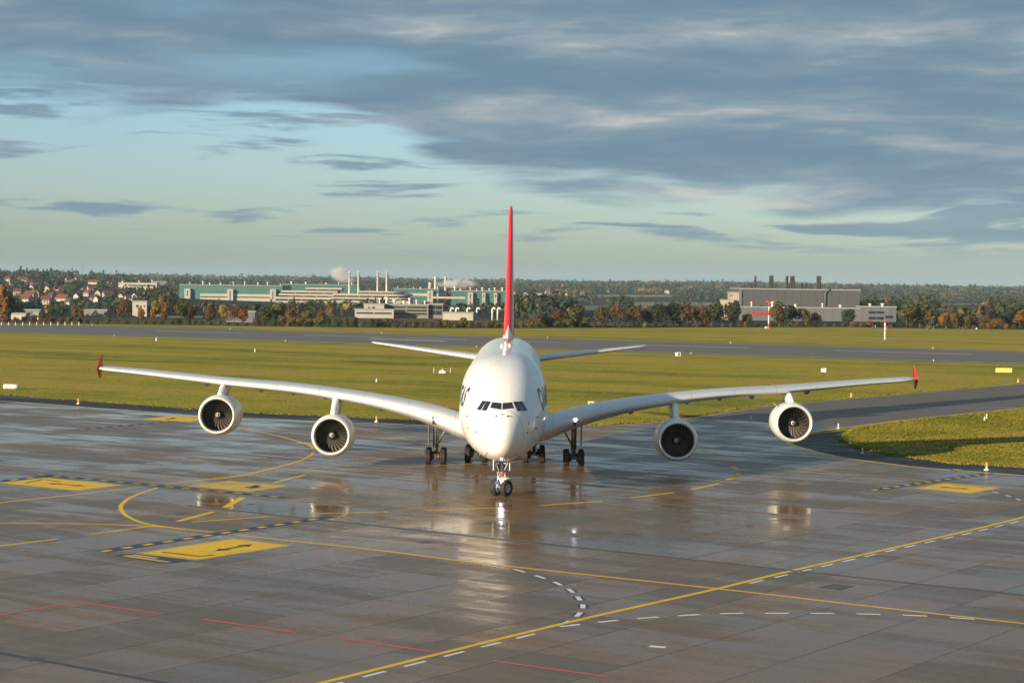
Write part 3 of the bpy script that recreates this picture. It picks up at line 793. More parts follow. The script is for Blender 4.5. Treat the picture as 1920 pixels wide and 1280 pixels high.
skin_line('red_outline', [(392,672),(394,694)], 0.10, 'beacon'); skin_line('red_outline', [(360,740),(406,747)], 0.022, 'beacon')
skin_line('door_seam', [(478,882),(460,908),(448,921)], 0.03, 'darkgear'); 

rs = [Vector(p) for p in body_ring(1.55)]; cz_ = fz(math.sqrt(1.55)); out_ = []
for e in (-.012, .012): out_.append([(p[0]*1.004, p[1], cz_+(p[2]-cz_)*1.004) for p in body_ring(1.55+e)])
MB().rings(out_, cap0=False, cap1=False).build('radome_seam', M['duct'], jet)
# wings
WG = [  # y, leading edge x, chord, z of chord line at the leading edge, thickness ratio, twist
 (0.0,16.6,18.6,3.75,.130,3.0),(3.4,19.0,17.6,4.02,.130,3.0),(5.2,20.4,16.2,4.55,.128,2.6),(8.0,22.6,14.4,5.22,.118,2.2),(11.5,25.2,12.4,5.80,.108,1.8),(14.9,27.6,11.0,6.18,.102,1.4),(19.0,30.4,9.7,6.50,.100,.9),
 (25.7,35.0,7.9,6.78,.098,.3),(31.0,38.7,6.6,7.05,.097,-.4),(36.0,42.2,5.2,7.32,.096,-1.0),(38.95,44.1,4.3,7.46,.095,-1.3),(39.85,45.3,3.2,7.50,.085,-1.3),(40.2,46.4,1.9,7.51,.07,-1.3)]
def foil(n=17):
    up, lo = [], []
    for k in range(n):
        c = 0.5*(1-math.cos(math.pi*k/(n-1)))
        t = 5*(0.2969*math.sqrt(c)-0.126*c-0.3516*c*c+0.2843*c**3-0.1030*c**4); cam_ = 0.035*(4*c*(1-c))*(0.6+0.4*c)
        up.append((c, cam_+t)); lo.append((c, cam_-t*0.92))
    return up[::-1] + lo[1:]
FOIL = foil()
def foil_ring(x, y, z, chord, tc, twist, vert=False):
    a = R(twist); out = []
    for c, h in FOIL:
        X, Z = c*chord, h*tc*chord
        X2, Z2 = X*math.cos(a) + Z*math.sin(a), -X*math.sin(a) + Z*math.cos(a)
        out.append((y, x+X2, z+Z2))
    return out
from bisect import bisect
def interp_sections(sec, n):
    ys = [s[0] for s in sec]; f = [_pchip(ys, [s[k] for s in sec]) for k in range(1, len(sec[0]))]
    out = []
    for i in range(len(sec)-1):
        for k in range(n):
            y = ys[i] + (ys[i+1]-ys[i])*k/n; out.append((y, *[g(y) for g in f]))
    out.append(sec[-1]); return out
WS = interp_sections(WG, 4)
fLE = _pchip([s[0] for s in WG], [s[1] for s in WG]); fCH = _pchip([s[0] for s in WG], [s[2] for s in WG]); fWZ = _pchip([s[0] for s in WG], [s[3] for s in WG])
fTC = _pchip([s[0] for s in WG], [s[4] for s in WG]); fTW = _pchip([s[0] for s in WG], [s[5] for s in WG])
for s in (-1, 1):
    w = MB().rings([foil_ring(x, s*y, z, c, tc, tw) for y, x, c, z, tc, tw in WS]).build('wing', M['wingpaint'], jet, fixn=True)
    # tip fence, red above and below
    for up in (1, -1):
        H = 1.35 if up > 0 else 1.0; rs = []
        for k in range(5):
            t = k/4; ch = 2.7*(1-t) + 0.75*t; x0 = 45.3 + t*(1.75 if up > 0 else 1.35); z = 7.50 + up*H*t; th = 0.11*(1-t)+0.05*t
            yy = s*(40.1 - (0.06*t if up > 0 else -0.04*t))
            rs.append([(yy-s*th, x0+ch*.3, z), (yy, x0, z), (yy+s*th, x0+ch*.3, z), (yy, x0+ch, z)])
        MB().rings(rs).build('wingtip_fence', M['red'], w, fixn=True)
    # flap track fairings
    for y in (7.4, 11.6, 17.0, 20.2, 23.4, 29.0):
        xt = fLE(y) + fCH(y); zt = fWZ(y) - math.sin(R(fTW(y)))*fCH(y)
        L = 4.6 if y < 15 else 3.4; rr = 0.52 if y < 15 else 0.38; prof = []
        ring = []
        for k in range(11):
            t = k/10; r_ = rr*math.sin(math.pi*min(1, t*0.92+0.04))**0.6
            ring.append([(s*y + math.cos(q)*r_*0.72, xt - L*0.72 + L*t, zt - 0.42 - 0.25*t + math.sin(q)*r_*1.15) for q in [2*math.pi*j/14 for j in range(14)]])
        MB().rings(ring).build('flap_track_fairing', M['wingpaint'], w, fixn=True)
    # static lamp in the wing root
    lp = (s*6.05, fLE(6.05)+0.02, fWZ(6.05)+0.02)
    MB().lathe([(-0.05,0.001),(-0.04,.10),(0.06,.12)], 'y', 14, lp, cap1=True).build('landing_lamp', M['wlamp'] if s > 0 else M['glass'], w)
    MB().box((lp[0]-.06, lp[1]-.03, lp[2]-.55), (lp[0]+.06, lp[1]+.3, lp[2]-.18)).build('lamp_slot', M['black'], w)
    # tailplane
    TP = [(0.0,59.0,9.6,8.05,.10,0.0),(2.2,60.4,8.5,8.28,.10,0.0),(8.0,64.6,5.9,8.88,.095,0.0),(13.8,68.8,3.4,9.50,.09,0.0),(15.0,69.9,2.5,9.62,.085,0.0),(15.25,70.7,1.3,9.64,.07,0.0)]
    MB().rings([foil_ring(x, s*y, z, c, tc, tw) for y, x, c, z, tc, tw in interp_sections(TP, 3)]).build('tailplane', M['wingpaint'], jet, fixn=True)
# fin
FN = [(10.1,53.2,15.0,.078),(11.5,54.8,13.4,.086),(13.0,56.4,12.2,.088),(18.0,60.9,9.2,.088),(22.5,65.0,6.6,.086),(24.2,66.7,5.4,.085),(24.75,68.0,3.9,.07)]
fins = []
for z, x, c, tc in interp_sections(FN, 3): fins.append([(h*tc*c*1.0 - 0.0, x+cc*c, z) for cc, h in [(a, (b-0.035*(4*a*(1-a))*(0.6+0.4*a))) for a, b in FOIL]])
MB().rings(fins).build('tail_fin', M['red'], jet, fixn=True)
# white root fairing of the fin and the red flash ahead of it
rs = []
for k in range(10):
    t = k/9; y = 49.5 + 8.5*t; hgt = 0.05 + 2.3*t**1.5; wd = 0.06 + 0.62*t**0.8; zt = 10.72
    rs.append([(-wd, y, zt-.12), (-wd*.45, y, zt+hgt*.55), (0, y, zt+hgt), (wd*.45, y, zt+hgt*.55), (wd, y, zt-.12)])
MB().rings(rs).build('fin_root_fairing', M['paint'], jet, fixn=True)
vs = []; fs = []
for k in range(12):
    y = 38.5 + k*1.15; wd = 0.10 + 0.035*k
    for j in range(5):
        x = (j/4-0.5)*2*wd; z = 0
        s_ = math.sqrt(y); zz = fz(s_) + (fc(s_)-fz(s_))*(1-(abs(x)/fw(s_))**eup(y))**(1/eup(y))
        vs.append((x, y, zz+0.02))
for k in range(11):
    for j in range(4): fs.append((k*5+j, k*5+j+1, k*5+j+6, k*5+j+5))
MB().add(vs, fs).build('red_flash', M['red'], jet, fixn=True)
for x, y, l, h in ((-.35, 26.0, 1.1, .34), (.32, 28.0, .8, .26), (0, 20.5, .45, .38), (-.1, 33.5, 1.3, .3), (.0, 12.8, .35, .28)):
    s_ = math.sqrt(y); zz = fc(s_) - 0.04
    MB().rings([[(x-.12, y-l/2, zz), (x+.12, y-l/2, zz), (x+.16, y+l/2, zz), (x-.16, y+l/2, zz)], [(x-.05, y-l/4, zz+h), (x+.05, y-l/4, zz+h), (x+.05, y+l/3, zz+h), (x-.05, y+l/3, zz+h)]], smooth=False).build('crown_antenna', M['paint'], jet, fixn=True)

# engines
def blade_mesh():
    vs = []; nr, nc = 9, 5
    for i in range(nr):
        t = i/(nr-1); r = 0.42 + (1.455-0.42)*t; tw = R(24 + 26*t); ch = 0.30 + 0.12*math.sin(math.pi*min(1, t*.9)) + .06*t; sw = 0.20*math.sin(t*math.pi*0.9) - 0.10*t
        for side in (1, -1):
            for j in range(nc):
                c = (j/(nc-1)-0.5)*ch; th = 0.022*(1-(2*j/(nc-1)-1)**2)*side
                tx = math.sin(tw)*c + math.cos(tw)*th + sw*0.7; yy = math.cos(tw)*c - math.sin(tw)*th
                a = tx/r
                vs.append((r*math.sin(a), yy, r*math.cos(a)))
    fs = []; st = 2*nc
    for i in range(nr-1):
        for o in (0, nc):
            for j in range(nc-1): fs.append((i*st+o+j, i*st+o+j+1, (i+1)*st+o+j+1, (i+1)*st+o+j))
    return MB().add(vs, fs, True).mesh('fan_blade', M['blade'])
BLADE = blade_mesh()
def engine(y, x, z, spin, wing_y):
    s = 1 if y > 0 else -1
    nac = MB().lathe([(.17,1.785),(.45,1.865),(1.0,1.925),(1.8,1.955),(2.8,1.94),(3.8,1.86),(4.8,1.70),(5.5,1.55),(5.48,1.47),(4.6,1.50)], 'y', 56).build('engine', M['paint'], jet, fixn=True)
    nac.location = (y, x, z); nac.rotation_euler = (R(-1.2), 0, R(1.6)*s); nac.scale = (.955, .955, .955)
    nac['label'] = 'white engine nacelle hung under the wing'
    MB().lathe([(.172,1.788),(.08,1.745),(.02,1.69),(.0,1.635),(.02,1.585),(.09,1.54),(.22,1.50),(.36,1.485)], 'y', 56).build('intake_lip', M['lip'], nac)
    MB().lathe([(.362,1.4845),(.8,1.472),(1.5,1.478),(2.2,1.48)], 'y', 56).build('intake_liner', M['duct'], nac)
    MB().lathe([(2.15,1.48),(2.15,.02)], 'y', 40).build('fan_back', M['black'], nac)
    sp = MB().lathe([(.62,.004),(.66,.07),(.78,.17),(.95,.27),(1.15,.36),(1.35,.42),(1.75,.45)], 'y', 32).build('spinner', M['spinner'], nac)
    vs = []; NN = 60
    pr = [(.62,.004),(.66,.07),(.78,.17),(.95,.27),(1.15,.36)]
    fh = _pchip([p[1] for p in pr], [p[0] for p in pr])
    for k in range(NN):
        t = k/(NN-1); a = spin + t*2*math.pi*1.5; w = 0.012 + 0.022*math.sin(math.pi*t)**.5; r0_ = 0.05 + 0.20*t
        for e in (-w*.9, w*.9):
            r = max(.012, r0_+e); vs.append((r*math.cos(a), fh(r) - 0.012, r*math.sin(a)))
    MB().add(vs, [(2*i, 2*i+1, 2*i+3, 2*i+2) for i in range(NN-1)]).build('spinner_spiral', M['spiral'], nac)
    for k in range(24):
        b = link('fan_blade', BLADE, nac, (0, 1.42, 0)); b.rotation_euler = (0, spin + 2*math.pi*k/24, 0)
    MB().lathe([(4.5,1.05),(5.6,.95),(6.6,.72),(6.62,.66),(6.0,.6)], 'y', 32).build('core_cowl', M['exh'], nac)
    MB().lathe([(6.0,.58),(6.9,.40),(7.6,.06)], 'y', 24, cap1=True).build('exhaust_cone', M['exh'], nac)
    # pylon up to the wing
    le, wz = fLE(abs(y)), fWZ(abs(y)); rs = []
    for k in range(8):
        t = k/7; yy0 = x + 1.5 + t*(le + 3.4 - x - 1.5); top = (z+1.86) + (wz + 0.12 - z - 1.86)*min(1, t*1.9)**0.9
        if yy0 > le + .25: top = wz - 0.15 - math.sin(R(fTW(abs(y))))*(yy0-le)
        bot = z + 1.58 - 0.35*t if t < .75 else z + 1.30 + (wz - 0.4 - z - 1.30)*(t-.75)/.25
        wd = 0.10 + 0.30*math.sin(math.pi*min(1, t*.55+.12))
        rs.append([(y-wd*.6, yy0, bot), (y-wd, yy0, (bot+top)/2), (y-wd*.7, yy0, top-.12), (y, yy0, top), (y+wd*.7, yy0, top-.12), (y+wd, yy0, (bot+top)/2), (y+wd*.6, yy0, bot)])
    MB().rings(rs).build('engine_pylon', M['paint'], jet, fixn=True)
    # strake on the inboard flank
    MB().rings([[(y - s*1.32, x+1.5, z+1.36), (y - s*1.34, x+2.6, z+1.32), (y - s*1.30, x+2.6, z+1.38)], [(y - s*1.62, x+1.95, z+1.70), (y - s*1.64, x+2.6, z+1.70), (y - s*1.62, x+2.6, z+1.73)]], smooth=False).build('nacelle_strake', M['paint'], jet, fixn=True)
engine(-15.05, 24.0, 2.90, 0.3, 0); engine(15.05, 24.0, 2.90, 2.2, 0)
engine(-26.25, 32.0, 4.0, 1.1, 0); engine(26.25, 32.0, 4.0, 4.0, 0)

# wheels and landing gear
def tyre_mesh(r, w, name='tyre'):
    p = [(-w*.36, r*.56), (-w*.47, r*.66), (-w*.5, r*.80), (-w*.45, r*.92), (-w*.30, r*.985), (-w*.17, r), (-w*.15, r*.984), (-w*.12, r), (w*.0-.02, r*1.0), (0, r*.984), (.02, r), (w*.12, r), (w*.15, r*.984), (w*.17, r), (w*.30, r*.985), (w*.45, r*.92), (w*.5, r*.80), (w*.47, r*.66), (w*.36, r*.56)]
    return MB().lathe(p, 'x', 36).mesh(name, M['tyre'])
def rim_mesh(r, w):
    mb = MB().lathe([(-w*.34, r*.575), (-w*.30, r*.50), (-w*.16, r*.42), (-w*.18, r*.22), (-w*.36, r*.16), (-w*.38, .01)], 'x', 28)
    mb.lathe([(w*.34, r*.575), (w*.30, r*.50), (w*.16, r*.42), (w*.18, r*.22), (w*.36, r*.16), (w*.38, .01)], 'x', 28)
    for k in range(8):
        a = 2*math.pi*k/8
        for e in (-1, 1): mb.tube([(e*w*.16, math.cos(a)*r*.32, math.sin(a)*r*.32), (e*w*.215, math.cos(a)*r*.32, math.sin(a)*r*.32)], r*.035, 6)
    return mb.mesh('wheel_rim', M['rim'])
T1, R1 = tyre_mesh(.635, .45), rim_mesh(.635, .45); T2, R2 = tyre_mesh(.70, .52), rim_mesh(.70, .52)
def wheel(parent, x, y, z, T, Rm, rz=0.0):
    for me, nm in ((T, 'tyre'), (Rm, 'wheel_rim')):
        o = link(nm, me, parent, (x, y, z)); o.rotation_euler = (0, 0, rz)
# nose gear, steered a little to one side
GX = 5.0; STEER = R(-34)
ng = MB().tube([(0,GX,2.75),(0,GX-.02,1.55)], .17, 14).tube([(0,GX-.02,1.6),(0,GX-.05,.62)], .105, 12).build('nose_gear', M['gear'], jet)
ng['label'] = 'twin-wheel nose gear with a lit lamp'
ca, sa = math.cos(STEER), math.sin(STEER)
for e in (-1, 1): wheel(ng, e*.46*ca, GX-.05+e*.46*sa, .632, T1, R1, STEER)
MB().tube([(-.60*ca, GX-.05-.60*sa, .632), (.60*ca, GX-.05+.60*sa, .632)], .075, 10).build('axle', M['gear'], ng)
for e in (-1, 1):
    MB().tube([(e*.14,GX-.1,1.75),(e*.42,GX-.55,2.5),(e*.55,GX-.7,2.85)], [.06,.055,.06], 8).tube([(e*.42,GX-.55,2.52),(e*.12,GX-.45,2.56)], .04, 8).build('drag_brace', M['gear'], ng)
    MB().tube([(e*.27,GX-.2,1.78),(e*.29,GX-.22,1.24)], .055, 8).build('steering_actuator', M['gear'], ng)
    MB().box((e*.62-.03, GX-1.2, 2.05), (e*.62+.03, GX+1.3, 2.95)).build('gear_door', M['paint'], ng)
    MB().tube([(e*.29,GX-.32,1.80),(e*.29,GX-.20,1.80)], .075, 12).build('fitting', M['bluefit'] if e > 0 else M['rim'], ng)
MB().tube([(.1,GX-.2,1.36),(.62,GX-.3,1.38)], .085, 10).build('tow_fitting', M['rim'], ng)
MB().lathe([(-.10,.14),(.06,.12)], 'y', 16, (0,GX-.2,1.57), cap0=True, cap1=True).build('beacon_fitting', M['beacon'], ng)
MB().lathe([(-.13,.001),(-.11,.085),(.05,.125)], 'y', 16, (0,GX-.22,1.24), cap1=True).build('taxi_lamp', M['lamp'], ng)
MB().tube([(0,GX-.14,1.1),(0,GX-.42,.9),(0,GX-.14,.68)], .045, 8).build('torque_link', M['gear'], ng)
MB().box((-.28,GX-.15,2.1),(.28,GX+.2,2.6)).build('gear_bay_linkage', M['darkgear'], ng)
# main gear
def main_gear(x, y, rows, top, track, tag_):
    s = 1 if x > 0 else -1
    g = MB().tube([(x,y,top),(x,y,1.5)], .24, 14).tube([(x,y,1.55),(x,y,.72)], .16, 12).build('main_gear', M['maingear'], jet); g['label'] = tag_
    ys = [y + (k - (rows-1)/2)*1.70 for k in range(rows)]
    for yy in ys:
        for e in (-1, 1): wheel(g, x+e*track/2, yy, .697, T2, R2)
        MB().tube([(x-track/2,yy,.70),(x+track/2,yy,.70)], .09, 10).build('axle', M['darkgear'], g)
        for e in (-1, 1): MB().lathe([(-.12,.30),(.12,.30)], 'x', 16, (x+e*(track/2-.36), yy, .70), cap0=True, cap1=True).build('brake_pack', M['darkgear'], g)
    MB().box((x-.17,ys[0]-.25,.60),(x+.17,ys[-1]+.25,.92)).build('bogie_beam', M['darkgear'], g)
    MB().tube([(x,y-.15,1.5),(x-s*1.5,y-.1,top)], .085, 10).build('side_stay', M['maingear'], g)
    MB().tube([(x,y-.2,1.35),(x,y-1.9,top+.1)], .09, 10).build('drag_stay', M['maingear'], g)
    MB().tube([(x,y-.22,1.25),(x,y-.62,1.0),(x,y-.24,.78)], .06, 8).build('torque_link', M['darkgear'], g)
    MB().tube([(x-.2,y-.2,top-.2),(x-.24,y-.2,1.2)], .035, 6).tube([(x+.2,y-.2,top-.2),(x+.2,y-.22,1.1)], .03, 6).build('hydraulic_line', M['darkgear'], g)
    if rows == 2:
        MB().box((x+s*.62,y-.9,1.75),(x+s*.70,y+.9,top)).build('gear_door', M['maingear'], g)
        MB().box((x-.45,y-.5,top-.5),(x+.45,y+.7,top)).build('gear_bay_linkage', M['darkgear'], g)
for s in (-1, 1):
    main_gear(s*6.23, 31.2, 2, 4.2, 1.35, 'four-wheel bogie under the wing'); main_gear(s*2.65, 34.6, 3, 2.9, 1.53, 'six-wheel bogie under the belly')

# ------------------------------------------------------------------ buildings beyond the airfield
def facade(name, col, rough=0.6, ribs=0.0, axis='x'):
    m = mat(name, col, rough); N = NT(m.node_tree); b = m.node_tree.nodes['Principled BSDF']
    p = N.n('ShaderNodeNewGeometry').outputs['Position']; n = N.noise(N.vm('MULTIPLY', p, (.3, .3, .05)), 0.6, 5, 0.6)
    c = N.mix(N.m('MULTIPLY', N.step(n, 0.35, 0.7), 0.3), col, tuple(x*0.6 for x in col))
    if ribs:
        x, y, z = N.xyz(p); fr = N.m('FRACT', N.m('DIVIDE', x, ribs)); c = N.mix(N.m('MULTIPLY', N.m('LESS_THAN', fr, 0.12), 0.35), c, tuple(v*0.4 for v in col))
    N.put(b.inputs['Base Color'], c); return m
M['teal'] = facade('teal_cladding', (0.030, 0.115, 0.110), 0.5, 7.0); M['cream'] = facade('cream_render', (0.36, 0.33, 0.27)); M['concretew'] = facade('pale_concrete', (0.33, 0.315, 0.285))
M['greyclad'] = facade('grey_metal_cladding', (0.066, 0.069, 0.075), 0.5, 5.0); M['greyclad2'] = facade('light_grey_cladding', (0.115, 0.12, 0.132), 0.5, 6.0)
M['officegrey'] = facade('grey_office_wall', (0.17, 0.16, 0.145)); M['bwin'] = mat('dark_window_band', (0.02, 0.028, 0.04), 0.15)
M['roofgrey'] = facade('flat_roof', (0.25, 0.25, 0.25), 0.8); M['stackw'] = facade('white_stack', (0.66, 0.64, 0.60)); M['stackg'] = facade('grey_stack', (0.07, 0.07, 0.075))
M['wallw'] = facade('white_house_wall', (0.40, 0.37, 0.31)); M['wally'] = facade('yellow_house_wall', (0.34, 0.26, 0.14))
M['tile'] = facade('red_roof_tiles', (0.14, 0.042, 0.028), 0.7); M['tiled'] = facade('dark_roof_tiles', (0.075, 0.045, 0.045), 0.7)
KEEP = []      # pixel boxes of the buildings, so that trees are not planted in front of what the photo shows clear
def px_box(u0, u1, vt, vb, dist, extra=0.0):
    um = (u0+u1)/2; x0 = at_dist(u0, vb, dist).x; x1 = at_dist(u1, vb, dist).x; zb = at_dist(um, vb, dist).z; zt = at_dist(um, vt, dist).z
    KEEP.append((u0, u1, vt, vb - 2, dist)); return x0, x1, zb, zt
def ground_z(x0, x1, dist): return min(terrain(x0, dist), terrain(x1, dist)) - 0.5
def windows(parent, x0, x1, y, z0, z1, n, m='bwin', name='window', frac=0.72):
    w = (x1-x0)/n
    for k in range(n):
        MB().box((x0+w*(k+.5-frac/2), y-0.09, z0), (x0+w*(k+.5+frac/2), y+0.05, z1)).build(name, M[m], parent)
def hall(name, label, u0, u1, vt, vb, dist, depth, wall, bands=(), towers=(), roofvents=0, base=True):
    x0, x1, zb, zt = px_box(u0, u1, vt, vb, dist)
    zg = ground_z(x0, x1, dist) if base else zb
    t = thing(name, label, 'building', ((x0+x1)/2, dist, zg)); cx = (x0+x1)/2
    MB().box((x0-cx, 0, 0), (x1-cx, depth, zt-zg)).build('wall', M[wall], t)
    MB().box((x0-cx-.4, -.4, zt-zg), (x1-cx+.4, depth+.4, zt-zg+.7)).build('roof', M['roofgrey'], t)
    for (a, b, v0, v1, m) in bands:
        xa, xb = at_dist(a, vb, dist).x-cx, at_dist(b, vb, dist).x-cx; um = (a+b)/2
        za, zc = at_dist(um, v1, dist).z-zg, at_dist(um, v0, dist).z-zg
        if m == 'bwin': windows(t, xa, xb, 0, za, zc, max(2, int((xb-xa)/9)), frac=0.94)
        else: MB().box((xa, -.5, za), (xb, .2, zc)).build('wall_band', M[m], t)
    for (a, b, v0, v1) in towers:
        xa, xb = at_dist(a, vb, dist).x-cx, at_dist(b, vb, dist).x-cx; um = (a+b)/2
        za, zc = at_dist(um, v1, dist).z-zg, at_dist(um, v0, dist).z-zg
        tw_ = MB().box((xa, -5, min(za, 0)), (xb, 2, zc)).build('stair_tower', M['concretew'], t)
        MB().box(((xa+xb)/2-.5, -5.12, za+1), ((xa+xb)/2+.5, -4.9, zc-2)).build('window', M['bwin'], tw_)
    for k in range(roofvents):
        xx = (x0-cx) + (x1-x0)*(k+.5+rnd.uniform(-.3,.3))/roofvents; w = rnd.uniform(.8, 2.0); h = rnd.uniform(1.5, 4)
        MB().lathe([(0,w*.5),(h*.7,w*.5),(h*.72,w*.75),(h,w*.7)], 'z', 10, (xx, rnd.uniform(4, depth*.6), zt-zg+.6), cap1=True).build('roof_vent', M['stackw'], t)
    return t
D1 = 2200
hall('factory_hall', 'long teal-clad factory hall with pale stair towers, left of the smoking stacks', 336, 529, 535, 568, D1, 90, 'teal', [(375,515,551,556,'cream'), (375,515,558,566,'cream'), (376,514,556.2,557.8,'bwin')], [(347,358,541,556), (427,438,542,566), (507,518,542,563)], 9)
hall('factory_hall', 'dark teal factory block with a steam plume over its roof', 529, 675, 534, 566, D1+130, 80, 'teal', [], [], 5)
hall('factory_hall', 'teal factory hall right of the four tall white stacks', 738, 822, 542, 568, D1+60, 70, 'teal', [(770,822,550,555,'cream')], [(801,812,545,562)], 6)
hall('factory_hall', 'teal factory hall ending behind the red tail fin', 846, 948, 546, 569, D1, 70, 'teal', [(808,872,556,560,'cream')], [(877,887,548,562), (904,910,549,559), (926,932,549,559)], 8)
def tiers(name, label, tiers_, dist, depth, rounded=False):
    """stepped office block: pale parapets, dark ribbon windows between"""
    u0 = min(t[0] for t in tiers_); u1 = max(t[1] for t in tiers_); vb = max(t[3] for t in tiers_); vt = min(t[2] for t in tiers_)
    x0, x1, zb, zt = px_box(u0, u1, vt, vb, dist); cx = (x0+x1)/2; zg = ground_z(x0, x1, dist)
    t = thing(name, label, 'building', (cx, dist, zg))
    zs = sorted(tiers_, key=lambda q: -q[3]); low = at_dist(cx/dist*FPX+960, zs[0][3], dist).z
    MB().box((at_dist(zs[0][0],vb,dist).x-cx+1, 1.0, 0), (at_dist(zs[0][1],vb,dist).x-cx-1, depth, low-zg+.3)).build('plinth', M['concretew'], t)
    for i, (a, b, v0, v1) in enumerate(zs):
        xa, xb = at_dist(a, vb, dist).x-cx, at_dist(b, vb, dist).x-cx; um = (a+b)/2
        za, zc = at_dist(um, v1, dist).z-zg, at_dist(um, v0, dist).z-zg; hh = zc-za; d0 = i*1.6
        def plan(off, z):
            if not rounded: return [(xa+off, d0+off, z), (xb-off, d0+off, z), (xb-off, depth, z), (xa+off, depth, z)]
            L = []
            r_ = min(18, (xb-xa)/3)
            for k in range(9):
                q = math.pi/2*k/8; L.append((xb-off-r_+math.sin(q)*r_, d0+off+r_-math.cos(q)*r_, z))
            return [(xa+off, d0+off, z)] + L + [(xb-off, depth, z), (xa+off, depth, z)]
        MB().rings([plan(0, za+hh*.45), plan(0, za+hh)], smooth=False).build('parapet', M['cream'], t, fixn=True)
        f = MB().rings([plan(.5, za), plan(.5, za+hh*.45)], smooth=False).build('window_band', M['bwin'], t, fixn=True)
        n = max(3, int((xb-xa)/12))
        for k in range(1, n): MB().box((xa+(xb-xa)*k/n-.3, d0+.3, za), (xa+(xb-xa)*k/n+.3, d0+.55, za+hh*.45)).build('mullion', M['cream'], f)
    return t
tiers('office_block', 'stepped cream office block with dark ribbon windows before the teal factory', [(516,640,557,564),(522,640,551,557),(527,632,545,551),(571,640,539.5,545)], D1-140, 40)
tiers('office_block', 'long rounded cream office block with dark ribbon windows below the stacks', [(620,772,557.5,563.5),(624,770,551,557.5),(670,758,546,551)], D1-170, 46, True)
def chimney(u, vt, vb, dist, rad, m, label, group=None):
    p = at_dist(u, vb, dist); top = at_dist(u, vt, dist).z; zg = terrain(p.x, dist)
    o = MB().lathe([(zg-p.z, rad*1.1), (top-p.z-1, rad), (top-p.z-1, rad*1.12), (top-p.z, rad*1.12), (top-p.z, rad*.8), (top-p.z-1.5, rad*.8)], 'z', 14).build('chimney', M[m], None, loc=p)
    for k in range(3):
        z_ = (top-p.z)*(0.45+0.18*k); MB().lathe([(z_, rad*1.05), (z_, rad*1.25), (z_+.3, rad*1.25), (z_+.3, rad*1.05)], 'z', 14).build('ring', M[m], o)
    KEEP.append((u-3, u+3, vt, vb, dist)); tag(o, label, 'chimney', group)
for u in (655, 672, 708, 725): chimney(u, 509.5, 541, D1+60, 1.15, 'stackw', 'tall slender white stack above the cream office block', 'tall white stacks of the teal factory')
for u, vt in ((816, 519), (835, 519)): chimney(u, vt, 541, D1+80, 1.35, 'stackw', 'shorter white stack beside the low steam cloud', 'short white stacks of the teal factory')
chimney(806, 530, 542, D1+80, 1.5, 'stackw', 'stubby white stack on the teal hall roof')

DG = 1150
g = hall('grey_office', 'grey-brown office building with rows of windows behind the runway hedge', 720, 803, 572, 600, DG, 16, 'officegrey', [(722,801,574.5,577.5,'bwin'), (722,801,580.5,583.5,'bwin'), (722,801,586.5,589.5,'bwin')], [], 6)
hall('grey_office', 'dark glazed end block of the grey offices', 803, 830, 571, 600, DG+3, 14, 'officegrey', [(804,829,573,580,'bwin'), (804,829,582,590,'bwin')], [], 0)
hall('grey_office', 'pale flat-roofed office wing left of the grey offices', 682, 720, 571, 600, DG-6, 12, 'concretew', [(690,693,575,578,'bwin'), (697,703,575,578,'bwin')], [], 1)
hall('low_annex', 'low pale annex with a dark window strip beside the offices', 665, 738, 581, 600, DG-14, 8, 'concretew', [(667,735,585.5,588.5,'bwin')], [], 0)
s_ = hall('white_shed', 'low white shed with curved roof pipes by the runway hedge', 830, 887, 587, 600, DG-40, 14, 'wallw', [], [], 0)
for u in (845, 855, 876, 894, 923, 933):
    p = at_dist(u, 588, DG-30); q = at_dist(u, 577, DG-30).z - p.z; zg = terrain(p.x, DG-30) - p.z
    o = MB().tube([(0,0,zg),(0,0,q-1),(.35,0,q-.2),(.9,0,q),(1.5,0,q-.3),(1.6,0,q-.9)], .5, 10).build('vent_pipe', M['stackw'], None, loc=p)
    MB().lathe([(q-2.6,.5),(q-2.6,.62),(q-2.3,.62),(q-2.3,.5)], 'z', 10).build('collar', M['stackw'], o)
    tag(o, 'white gooseneck vent pipe by the low white shed', 'pipe', 'gooseneck vent pipes')
hall('white_house_block', 'white cube building with three dark windows above the left hedge', 248, 275, 566, 592, 1090, 12, 'cream', [(255,259.5,571.5,576,'bwin'), (263,265.5,572,576,'bwin'), (269,271.5,572,576,'bwin')], [], 0)
hall('glazed_wing', 'pale blue glazed wing beside the white cube building', 275, 301, 575, 592, 1094, 10, 'greyclad2', [(277,299,578,588,'bwin')], [], 0)
hall('long_school', 'long low cream building with flat roof on the wooded hillside', 222, 294, 530.5, 540, 2350, 18, 'cream', [(240,292,534,536.5,'bwin')], [], 3)
hall('long_shed', 'low grey roofed shed beside the long cream hillside building', 285, 312, 528, 537, 2380, 16, 'greyclad2', [], [], 0)
for a, b, vt, vb, lb, w in ((0,12,586,597,'dark shed with pale gable by the left hedge','greyclad'), (18,48,589,598,'long white shed roof by the left hedge','wallw'), (46,75,582,590,'blue-grey flat shed above the left hedge','greyclad2'), (64,72,587,598,'narrow pale shed end by the left hedge','cream'), (150,200,582,590,'low pale row of garages beneath the village','officegrey'), (424,478,585,596,'low white and grey pavilion among the red shrubs','greyclad2'), (422,452,585,590,'white flat canopy beside the red shrubs','wallw')):
    hall('shed', lb, a, b, vt, vb, 900 + (vb < 592)*160 + a*.1, 8, w, [], [], 0)

